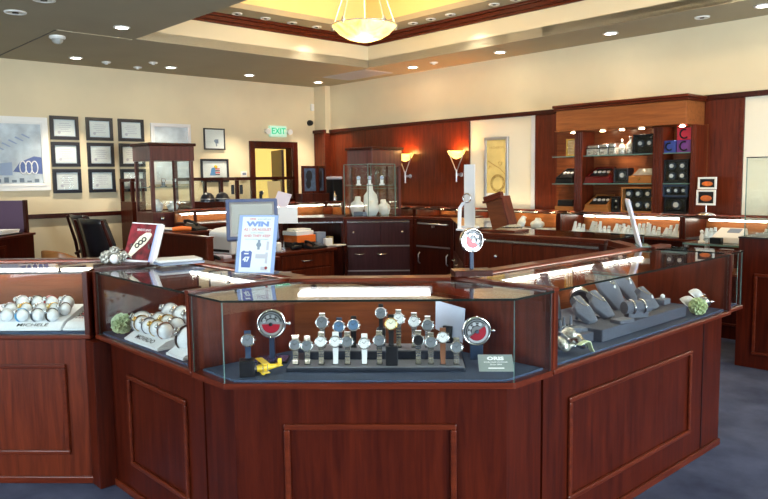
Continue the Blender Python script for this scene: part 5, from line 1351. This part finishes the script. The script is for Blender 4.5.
MB().box(-.02, .007, 0, .02, .09, .006).tube([(0, .08, .005), (0, .045, .17)], .004, 6).build('prop', M['black'], t)

# ------------------------------------------------------------------ on the cabinet, printer desk and inner desk
t = thing('printer', 'ivory desktop printer on the low desk behind the counter', 'printer', AB(3.50, -6.27, .7605), RB + R(8))
MB().box(0, 0, .03, .34, .34, .235).build('body', M['printer'], t, bevel=.015)
MB().add([(.0, 0, .2351), (.34, 0, .2351), (.34, .34, .2351), (0, .34, .2351), (.03, .06, .27), (.31, .06, .27), (.31, .30, .29), (.03, .30, .29)], [(0, 3, 2, 1), (4, 5, 6, 7), (0, 1, 5, 4), (1, 2, 6, 5), (2, 3, 7, 6), (3, 0, 4, 7)]).build('lid', M['printer'], t, bevel=.006)
MB().box(-.005, -.10, .0, .345, .0, .028).build('paper_tray', M['lilac'], t, bevel=.003); MB().box(.03, -.003, .05, .31, -.0005, .075).build('slot', M['black'], t)
def cable(label, loc, seed):
    rnd = random.Random(seed); pts = [Vector((rnd.uniform(-.07, .07), rnd.uniform(-.05, .05), .012 + .04 * abs(math.sin(i)))) for i in range(9)]
    o = tag(MB().tube(smooth_path(pts, 5), .009, 8).build('cable', M['black'], None, loc), label, 'cable', 'black cables by the printer'); return o
cable('coil of black cable left of the printer', AB(3.42, -6.24, .7605), 3); cable('coil of black cable right of the printer', AB(3.33, -5.86, .7605), 9)
CT = 1.0005
t = thing('telephone', 'black desk telephone on the dark cabinet', 'telephone', AB(3.52, -6.56, CT), RA + R(20))
MB().add([(-.09, -.09, 0), (.09, -.09, 0), (.09, .09, 0), (-.09, .09, 0), (-.085, -.085, .02), (.085, -.085, .02), (.085, .085, .06), (-.085, .085, .06)], [(0, 3, 2, 1), (4, 5, 6, 7), (0, 1, 5, 4), (1, 2, 6, 5), (2, 3, 7, 6), (3, 0, 4, 7)]).build('base', M['black'], t, bevel=.004)
MB().tube([(-.06, -.075, .06), (-.062, -.05, .078), (-.062, .05, .10), (-.06, .078, .09)], [.022, .014, .014, .022], 10).build('handset', M['black'], t)
tag(MB().tube([(-.09, 0, .022), (0, 0, .03), (.09, .01, .022)], [.02, .024, .02], 10).build('stapler', M['orange'], None, AB(3.35, -6.52, CT), RA - R(30)), 'orange stapler on the dark cabinet', 'stapler')
for k, (a, b, r) in enumerate(((3.46, -6.86, 8), (3.36, -6.75, 30))):
    tag(MB().box(-.11, -.15, 0, .11, .15, .006 + .004 * k).build('paper_sheet', M['paper'], None, AB(a, b, CT + .011 * k), RA + R(r)), ('flat white sheets on the dark cabinet behind the catalogue', 'white papers next to the orange stapler')[k], 'paper', 'papers on the dark cabinet')
def DT(x, y, z=0): return AB(4.06 - .09, -5.97) + Matrix.Rotation(RA, 3, 'Z') @ Vector((x, y, 0)) + Vector((0, 0, .7655 + z))
def simple(name, label, cat, loc, rz, w, d, h, m, group=None, bev=.004):
    return tag(MB().box(-w / 2, -d / 2, 0, w / 2, d / 2, h).build(name, M[m], None, loc, rz, bevel=bev), label, cat, group)
simple('paper_stack', 'thick stack of black edged papers at the bottom of the orange box', 'paper stack', DT(.62, .30), RA, .24, .24, .06, 'black')
simple('card_box', 'flat orange box on the inner desk', 'box', DT(.62, .30, .0605), RA, .25, .24, .075, 'orange')
simple('paper_stack', 'pile of white papers on top of the orange box', 'paper stack', DT(.60, .30, .136), RA + R(6), .25, .22, .045, 'paper')
simple('paper_stack', 'smaller white papers, topmost on the orange box', 'paper stack', DT(.62, .31, .1815), RA - R(10), .20, .18, .02, 'printer')
simple('card_box', 'grey blue upright box beside the orange box', 'box', DT(.865, .30), RA, .13, .12, .15, 'greyb')
simple('card_box', 'little white box in front of the grey blue one', 'box', DT(.91, .18), RA - R(10), .085, .06, .085, 'paper')
simple('card_box', 'little tan box in the shade behind the white one', 'box', DT(1.03, .32), RA, .08, .08, .09, 'tan')
simple('notepad', 'flat white pad at the right end of the inner desk', 'notepad', DT(.99, .10), RA + R(8), .16, .09, .015, 'printer')
t = thing('telephone', 'black telephone with grey keys on the inner desk', 'telephone', DT(.66, .08), RA + R(10))
MB().add([(-.12, -.07, 0), (.12, -.07, 0), (.12, .07, 0), (-.12, .07, 0), (-.115, -.065, .02), (.115, -.065, .02), (.115, .065, .055), (-.115, .065, .055)], [(0, 3, 2, 1), (4, 5, 6, 7), (0, 1, 5, 4), (1, 2, 6, 5), (2, 3, 7, 6), (3, 0, 4, 7)]).build('base', M['black'], t, bevel=.004)
mb = MB()
for i in range(4):
    for j in range(3): mb.box(.0 + i * .025, -.05 + j * .03, .024 + j * .009, .018 + i * .025, -.03 + j * .03, .035 + j * .009)
mb.build('keypad', M['satin'], t); MB().tube([(-.08, -.055, .045), (-.082, -.035, .06), (-.082, .035, .075), (-.08, .06, .07)], [.02, .013, .013, .02], 10).build('handset', M['black'], t)
t = thing('tape_dispenser', 'black tape dispenser at the left of the inner desk', 'tape dispenser', DT(.43, .09), RA)
MB().tube([(-.07, 0, .02), (-.02, 0, .03), (.05, 0, .025)], [.02, .03, .018], 10).cyl((-.02, -.014, .05), (-.02, .014, .05), .032).build('body', M['black'], t)
simple('cup', 'small white cup at the left of the inner desk', 'cup', DT(.17, .06), RA, .06, .06, .10, 'printer', bev=.015)

# ------------------------------------------------------------------ on the far ring: glass cube, catalogue easel, white signs
CTOP = 1.0685
cube = thing('glass_cube', 'clear glass cube case of white jewellery busts on the purple-sheened counter', 'glass case', (-.462, 8.03, CTOP), RA)
w, hh = .42, .58
MB().box(0, 0, .001, w, .006, hh, 0, 1).box(0, w - .006, .001, w, w, hh, 0, 1).build('pane', [M['glass'], M['edgel']], cube)
MB().box(0, .0062, .001, .006, w - .0062, hh, 0, 1).box(w - .006, .0062, .001, w, w - .0062, hh, 0, 1).build('pane', [M['glass'], M['edgel']], cube)
MB().box(0, 0, hh + .0005, w, w, hh + .007, 0, 1).build('lid', [M['glass'], M['edgel']], cube)
mb = MB()
for x in (-.002, w - .004):
    for y in (-.002, w - .004): mb.box(x, y, 0, x + .006, y + .006, hh)
mb.build('edge_strip', M['edgel'], cube)
MB().box(.01, .01, .34, w - .01, w - .01, .346, 0, 1).build('glass_shelf', [M['glass'], M['edgel']], cube)
CU = lambda x, y, z=0: cube.location + Matrix.Rotation(RA, 3, 'Z') @ Vector((x, y, z))
for l, x, y, h, ww, rz in (('white bust in the glass cube, the tall one in its middle', .22, .19, .37, .17, -30), ('round white bust at the left of the glass cube', .09, .31, .22, .17, -60), ('low white bust at the near corner of the glass cube', .12, .08, .17, .17, -45), ('low white bust at the right of the glass cube', .33, .09, .18, .16, -20)):
    whitebust(l, CU(x, y, .0015), RA + R(rz), h, ww, 'white busts in the glass cube', 18)
for l, x, y in (('small white watch stand on the shelf of the glass cube, left', .12, .30), ('small white watch stand on the shelf of the glass cube, right', .32, .12), ('small white watch stand in the middle of the cube shelf', .2, .2)):
    t = thing('watch_stand', l, 'watch stand', CU(x, y, .3465), RA - R(40), 'stands on the cube shelf')
    MB().box(-.03, -.03, 0, .03, .03, .015).box(-.018, .0, .0152, .018, .01, .10).build('stand', M['white'], t, bevel=.003); dial(t, Vector((0, -.006, .085)), .026, R(10), 'silver', 'haze')
simple('ring_tray', 'grey blue tray in front of the glass cube busts', 'tray', CU(.05, .20, .0015), RA + R(90), .16, .06, .045, 'greyb')
# tilted wooden easel on section R
t = thing('display_easel', 'tilted reddish wooden display stand seen from behind on the right rear counter', 'display stand', AB(4.47, -3.56, 1.0685), RB + R(6))
T = Matrix.Rotation(R(14), 4, 'Y') @ Matrix.Rotation(R(-6), 4, 'X')
def eb(nm, m, x0, z0, x1, z1, y0, y1, bev=.003):
    mb = MB(); mb.T = Matrix.Translation((.03, 0, 0)) @ Matrix.Rotation(R(-17), 4, 'Y'); mb.box(x0, y0, z0, x1, y1, z1); return mb.build(nm, M[m], t, bevel=bev)
eb('back_board', 'woodm', -.02, .018, .125, .25, .0, .02); eb('cap', 'trimw', -.025, .255, .14, .285, -.012, .03); eb('ledge', 'trimw', -.03, .235, .145, .254, -.03, .02); eb('side_wing', 'woodr', .126, .018, .14, .25, -.005, .12)
MB().box(-.07, -.06, 0, .24, .16, .017).build('base', M['trimw'], t, bevel=.003)
# white upright sign with a small white watch stand before it
t = thing('sign_holder', 'tall blank white sign standing on the right rear counter by the round dial', 'sign holder', AB(4.62, -3.92, 1.0685), RB)
MB().box(-.055, 0, .02, .06, .006, .53).build('panel', M['paper'], t); MB().box(-.07, -.03, 0, .07, .05, .019).build('foot', M['white'], t, bevel=.003)
t = thing('bangle_stand', 'white arched bangle stand in front of the tall blank sign', 'jewellery stand', AB(4.40, -3.78, 1.0685), RB + R(10))
MB().box(-.06, -.04, 0, .07, .05, .016).build('foot', M['white'], t, bevel=.003)
MB().band([(-.05, 0, .016), (-.045, 0, .18), (-.01, 0, .225), (.03, 0, .235)], .05, .006, 0, (0, 1, 0)).build('arch', M['white'], t)
MB().tube([(.035 * math.cos(q * PI / 8) + .02, 0, .26 + .035 * math.sin(q * PI / 8)) for q in range(16)], .006, 6, closed=True).build('bangle', M['silver'], t)
# clear acrylic sign seen nearly edge on
t = thing('sign_holder', 'slanting acrylic sign seen edge on at the far end of the right showcase', 'sign holder', AB(4.0, -2.085, ZT + .0125), R(-101))
mb = MB(); mb.T = Matrix.Rotation(R(15), 4, 'X'); mb.box(-.10, 0, 0, .10, .010, .285); mb.build('acrylic', M['lilac'], t)
mb = MB(); mb.T = Matrix.Rotation(R(15), 4, 'X'); mb.box(-.095, -.002, .01, .095, -.0002, .28); mb.build('sheet', M['paper'], t)
MB().box(-.10, -.02, 0, .10, .06, .004).build('foot', M['edgel'], t)

# ------------------------------------------------------------------ jewellery under the lit wall counters
WZ = .865 + .0305
def WC(b, y, z=0): return AB(6.63 + y, b, WZ + z)
def cluster(label, b, y, s, seed):
    rnd = random.Random(seed)
    t = thing('jewellery_stand', label, 'jewellery stand', WC(b, y), RB + R(rnd.uniform(-25, 25)), 'white jewellery stands in the wall counters')
    MB().box(-.06 * s, -.04, 0, .06 * s, .05, .012).build('base', M['white'], t, bevel=.003)
    for k in range(3):
        x = (-.04 + .04 * k) * s; h = rnd.uniform(.05, .10) * s
        p = MB().cyl((x, .01 * k, .0125), (x + .01, .02, .0125 + h), .024, .013, n=12).build('cone', M['white'], t)
        MB().tube([(x + .005 + .016 * math.cos(q * PI / 6), .015 + .016 * math.sin(q * PI / 6), .0125 + h * .55) for q in range(12)], .003, 6, closed=True).build('ring', M['silver'], p)
    return t
bs = [-4.22, -4.06, -3.92, -3.78, -3.66, -3.52, -3.38, -3.24, -3.12]
for i, b in enumerate(bs): cluster('white jewellery stand, %s from the dark post in the counter before the shelving' % ['first', 'second', 'third', 'fourth', 'fifth', 'sixth', 'seventh', 'eighth', 'ninth'][i], b, .14 + .05 * (i % 2), 1.1, i)
for l, b, h, rz in (('white bust under the gold poster, nearest the wooden easel', -5.02, .15, -30), ('white bust under the gold poster, second from the easel', -4.78, .13, 10)):
    whitebust(l, WC(b, .17), RB + R(rz), h, .17, 'white busts under the gold poster', 30)
for i, b in enumerate((-4.90, -4.62, -4.47)): simple('display_pad', ('long flat white pad', 'square flat white pad', 'flat white pad next to the dark post')[i] + ' under the gold poster', 'display pad', WC(b, .08 + .02 * i), RB, .17, .10, .012 + .006 * i, 'white', 'flat white pads')
for i, b in enumerate((-6.4, -6.15, -5.9)): simple('display_pad', '%s flat white pad from the glass cube under the second sconce' % nth[i], 'display pad', WC(b, .15), RB, .14, .12, .02, 'white', 'flat white pads')
for i, b in enumerate((-2.85, -2.62, -2.4)): cluster('white jewellery stand, %s under the twin photo stand' % nth[i], b, .2, .9, 20 + i)

# twin photo stand on the wall counter
t = thing('photo_stand', 'white double photo stand on a chrome foot against the panelled wall', 'photo frame', AB(6.86, -2.905, 1.1045), RB)
MB().lathe([(.001, .035), (.03, .034), (.075, .025), (.085, .008), (.085, 0), (.001, 0)], 24).build('foot', M['chrome'], t)
MB().cyl((0, 0, .035), (0, 0, .10), .007).build('stem', M['silver'], t)
M['sunset'] = pmat('sunset print', (.55, .12, .015), .4, noise=.7, nscale=12)
for x0, z0, x1, z1 in ((-.095, .095, .085, .24), (-.085, .245, .09, .36)):
    f = MB(); moulding(f, x0, z0, x1, z1, .01, .018, .02); f = f.build('frame', M['whitep'], t, bevel=.003)
    MB().box(x0 + .018, .002, z0 + .018, x1 - .018, .006, z1 - .018).build('photograph', M['black'], f)
    MB().ball(((x0 + x1) / 2, .001, z0 + (z1 - z0) * .45), (x1 - x0) * .30, .002, (z1 - z0) * .2, 14).build('glow_patch', M['sunset'], f)

M['slatep'] = pmat('slate blue print', (.07, .11, .19), .3, noise=.4, nscale=18)
# double picture frame and dark boxes on the corner counter
t = thing('folding_frame', 'folding wooden frame with two blue pictures on the lit counter', 'picture frame', AB(5.60, -7.30, 1.203), RA)
for k, (x, rz) in enumerate(((-.20, -4), (.05, 24))):
    mb = MB(); mb.T = Matrix.Translation((x, 0, .11)) @ Matrix.Rotation(R(rz), 4, 'Z'); W_ = .245 if k == 0 else .20
    mb2 = MB(); moulding(mb2, 0, 0, W_ * .96, .345, .012, .03, .022); mb.add(mb2.v, mb2.f); f = mb.build('frame', M['wood'], t)
    f2 = MB(); f2.T = mb.T; f2.box(.028, .003, .028, W_ * .96 - .028, .008, .317); f2.build('picture', M['slatep'], f)
    f3 = MB(); f3.T = mb.T; f3.ball((W_ * .45, .001, .22), W_ * .2, .0015, .07, 14).ball((W_ * .4, .001, .12), W_ * .16, .0015, .06, 14); f3.build('figures', M['frameb'], f)
MB().box(-.22, -.02, 0, .22, .12, .109).build('plinth', M['wood'], t, bevel=.004)
simple('display_block', 'black box standing left of the glass cube on the lit counter', 'display block', AB(5.935, -7.32, 1.203), RA, .165, .14, .28, 'black')
t = thing('bottle', 'small silver bottle before the black box by the glass cube', 'bottle', AB(5.86, -7.225, 1.203), RA)
MB().lathe([(.001, 0), (.022, 0), (.024, .01), (.024, .08), (.010, .10), (.010, .13), (.001, .13)], 14).build('body', M['silver'], t)
simple('cloth', 'folded lilac cloth lying over the black box by the glass cube', 'cloth', AB(5.935, -7.32, 1.4835), RA, .17, .15, .04, 'lilac', bev=.018)

# things inside the towers and tall cases
def TI(tw, x, y, z): return tw.location + Matrix.Rotation(RA, 3, 'Z') @ Vector((x, y, z))
for i, (x, y, z, h, l) in enumerate(((.15, .18, 1.1355, .15, 'white bust at the left on the floor of the glass tower'), (.36, .22, 1.1355, .12, 'white bust at the right on the floor of the glass tower'))):
    whitebust(l, TI(TOWER, x, y, z), RA - R(12), h, .14, 'white busts in the glass tower', 22)
for i, x in enumerate((.10, .24, .38)):
    t = thing('watch_stand', 'watch on a dark stand, %s from the left on the shelf of the glass tower' % nth[i], 'watch stand', TI(TOWER, x, .2, 1.1355 + .2895), RA - R(20), 'watch stands on the tower shelf')
    MB().box(-.035, -.03, 0, .035, .03, .012).box(-.02, .004, .0125, .02, .014, .09).build('stand', M['riser'], t, bevel=.003); dial(t, Vector((0, -.006, .075)), .026, R(10), 'gold' if i == 1 else 'silver', 'pearl')
for i, (x, l) in enumerate(((.10, 'small dark bracelet dome at the left in the tall case right of the tower'), (.30, 'small dark bracelet dome at the right in the tall case right of the tower'))):
    o = thing('bracelet_dome', l, 'bracelet dome', AB(4.26 + x, -7.80, 1.2355), RA, 'dark domes in the tall cases')
    MB().lathe([(.085, 0), (.085, .04), (.07, .08), (.04, .105), (.001, .115)], 18).build('dome', M['riser'], o)
    MB().tube([(.088 * math.cos(q * PI / 10), .088 * math.sin(q * PI / 10), .035) for q in range(20)], .006, 6, closed=True).build('bracelet', M['satin'], o)
for i, x in enumerate((.22, .36)):
    o = thing('watch_stand', ('dark watch stand in the tall case before the doorway, nearer the exit sign side', 'second dark watch stand in the tall case before the doorway')[i], 'watch stand', AB(4.90 + x, -7.80, 1.2355), RA, 'dark stands before the doorway')
    MB().box(-.04, -.03, 0, .04, .03, .014).box(-.02, 0, .0145, .02, .012, .11).build('stand', M['riser'], o, bevel=.003); dial(o, Vector((0, -.007, .09)), .03, R(10), 'silver', 'navy')

# ------------------------------------------------------------------ right edge: pedestal with its glass case, and the glass topped table
t = thing('pedestal_showcase', 'panelled wooden pedestal with a tall glass case at the right edge', 'showcase', AB(5.755, -2.185), RB)
MB().box(0, .012, 0, .62, .55, 1.0).build('base', M['wood'], t, bevel=.004)
mb = MB(); moulding(mb, .125, .11, .495, .735, .012, .022, .014); mb.build('panel_moulding', M['trimw'], t, bevel=.005)
MB().box(.0, .0, 1.001, .62, .56, 1.012).build('sill', M['black'], t)
for x0, y0, x1, y1 in ((.03, .03, .59, .036), (.03, .52, .59, .526), (.03, .037, .036, .519), (.584, .037, .59, .519)): MB().box(x0, y0, 1.0125, x1, y1, 1.61, 0, 1).build('pane', [M['glass'], M['edgel']], t)
mb = MB().box(.028, .028, 1.611, .592, .528, 1.619, 0, 1); mb.build('top_pane', [M['glass'], M['edge']], t)
PC = lambda x, y, z: AB(5.755, -2.185) + Matrix.Rotation(RB, 3, 'Z') @ Vector((x, y, 0)) + Vector((0, 0, z))
t = thing('plate', 'round white plate on a stand inside the right edge glass case', 'plate', PC(.24, .30, 1.0125), RB)
mb = MB(); mb.T = Matrix.Translation((0, 0, .36)) @ Matrix.Rotation(R(-12), 4, 'X'); mb.lathe([(.001, 0), (.07, .002), (.11, .015), (.112, .012), (.07, -.004), (.001, -.006)], 28, (0, 0, 0), 0, 'Y'); mb.build('dish', M['white'], t)
MB().box(-.05, -.02, 0, .05, .06, .012).box(-.012, .012, .0125, .012, .03, .36).build('stand', M['satin'], t)
simple('display_block', 'white block inside the right edge glass case', 'display block', PC(.40, .22, 1.0125), RB, .16, .12, .14, 'white')

t = thing('glass_table', 'glass topped display table with white devices before the wall counter', 'table', AB(6.02, -2.74), RB)
MB().box(0, 0, .90, .53, .46, .915, 0, 1).build('glass_top', [M['glass'], M['edgel']], t)
for x in (.01, .49):
    for y in (.01, .42): MB().box(x, y, 0, x + .03, y + .03, .8995).build('leg', M['satin'], t)
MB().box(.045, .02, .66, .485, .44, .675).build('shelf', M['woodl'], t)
TZ = lambda x, y, z=.9155: AB(6.02, -2.74) + Matrix.Rotation(RB, 3, 'Z') @ Vector((x, y, 0)) + Vector((0, 0, z))
simple('card_box', 'tan box on the shelf under the glass table', 'box', TZ(.14, .12, .6755), RB, .16, .12, .18, 'tan')
simple('card_box', 'white box next to the tan one under the glass table', 'box', TZ(.30, .14, .6755), RB, .10, .12, .19, 'paper')
t = thing('card_reader', 'white payment machine with a grey screen on the glass table', 'payment machine', TZ(.29, .24), RB)
MB().add([(-.12, -.10, 0), (.12, -.10, 0), (.12, .12, 0), (-.12, .12, 0), (-.11, -.09, .05), (.11, -.09, .05), (.11, .10, .12), (-.11, .10, .12)], [(0, 3, 2, 1), (4, 5, 6, 7), (0, 1, 5, 4), (1, 2, 6, 5), (2, 3, 7, 6), (3, 0, 4, 7)]).build('body', M['whitep'], t, bevel=.008)
MB().add([(-.02, .0, .088), (.08, .0, .088), (.08, .07, .114), (-.02, .07, .114), (-.02, .0, .083), (.08, .0, .083), (.08, .07, .109), (-.02, .07, .109)], [(0, 1, 2, 3), (7, 6, 5, 4), (0, 4, 5, 1), (1, 5, 6, 2), (2, 6, 7, 3), (3, 7, 4, 0)]).build('screen', M['greyb'], t)
simple('card_box', 'black gadget in front of the white payment machine', 'gadget', TZ(.25, .08), RB, .09, .06, .05, 'black')
t = thing('figurine', 'tiny white figurine on the glass table', 'figurine', TZ(.11, .12), RB)
MB().lathe([(.03, 0), (.028, .01), (.014, .02), (.018, .05), (.010, .075), (.001, .078)], 14).ball((0, 0, .09), .016).build('figure', M['whitep'], t)

# ------------------------------------------------------------------ camera and view
cam = bpy.data.cameras.new('camera'); co = bpy.data.objects.new('camera', cam); COL.objects.link(co); SC.camera = co
cam.sensor_width = 36; cam.lens = 719.49 / 768 * 36; cam.clip_start = .05
PITCH, ROLL, YAW = R(5.7107), R(.75817), R(2.10207)
f0 = Vector((-math.sin(YAW), math.cos(YAW), 0)); r0 = Vector((math.cos(YAW), math.sin(YAW), 0)); up = Vector((0, 0, 1))
f = math.cos(PITCH) * f0 - math.sin(PITCH) * up; d = -(math.sin(PITCH) * f0 + math.cos(PITCH) * up)
rr = math.cos(ROLL) * r0 + math.sin(ROLL) * d; dd = -math.sin(ROLL) * r0 + math.cos(ROLL) * d
m4 = Matrix((rr, -dd, -f)).transposed().to_4x4(); m4.translation = (0, 0, 1.5); co.matrix_world = m4
vs = SC.view_settings; vs.view_transform = 'Standard'; vs.look = 'None'; vs.gamma = 1; vs.use_curve_mapping = False
vs.exposure = 1.4
SC.cycles.max_bounces = 10; SC.cycles.transparent_max_bounces = 24; SC.cycles.glossy_bounces = 5; SC.cycles.diffuse_bounces = 5
SC.cycles.caustics_reflective = False; SC.cycles.caustics_refractive = False; SC.cycles.sample_clamp_indirect = 6
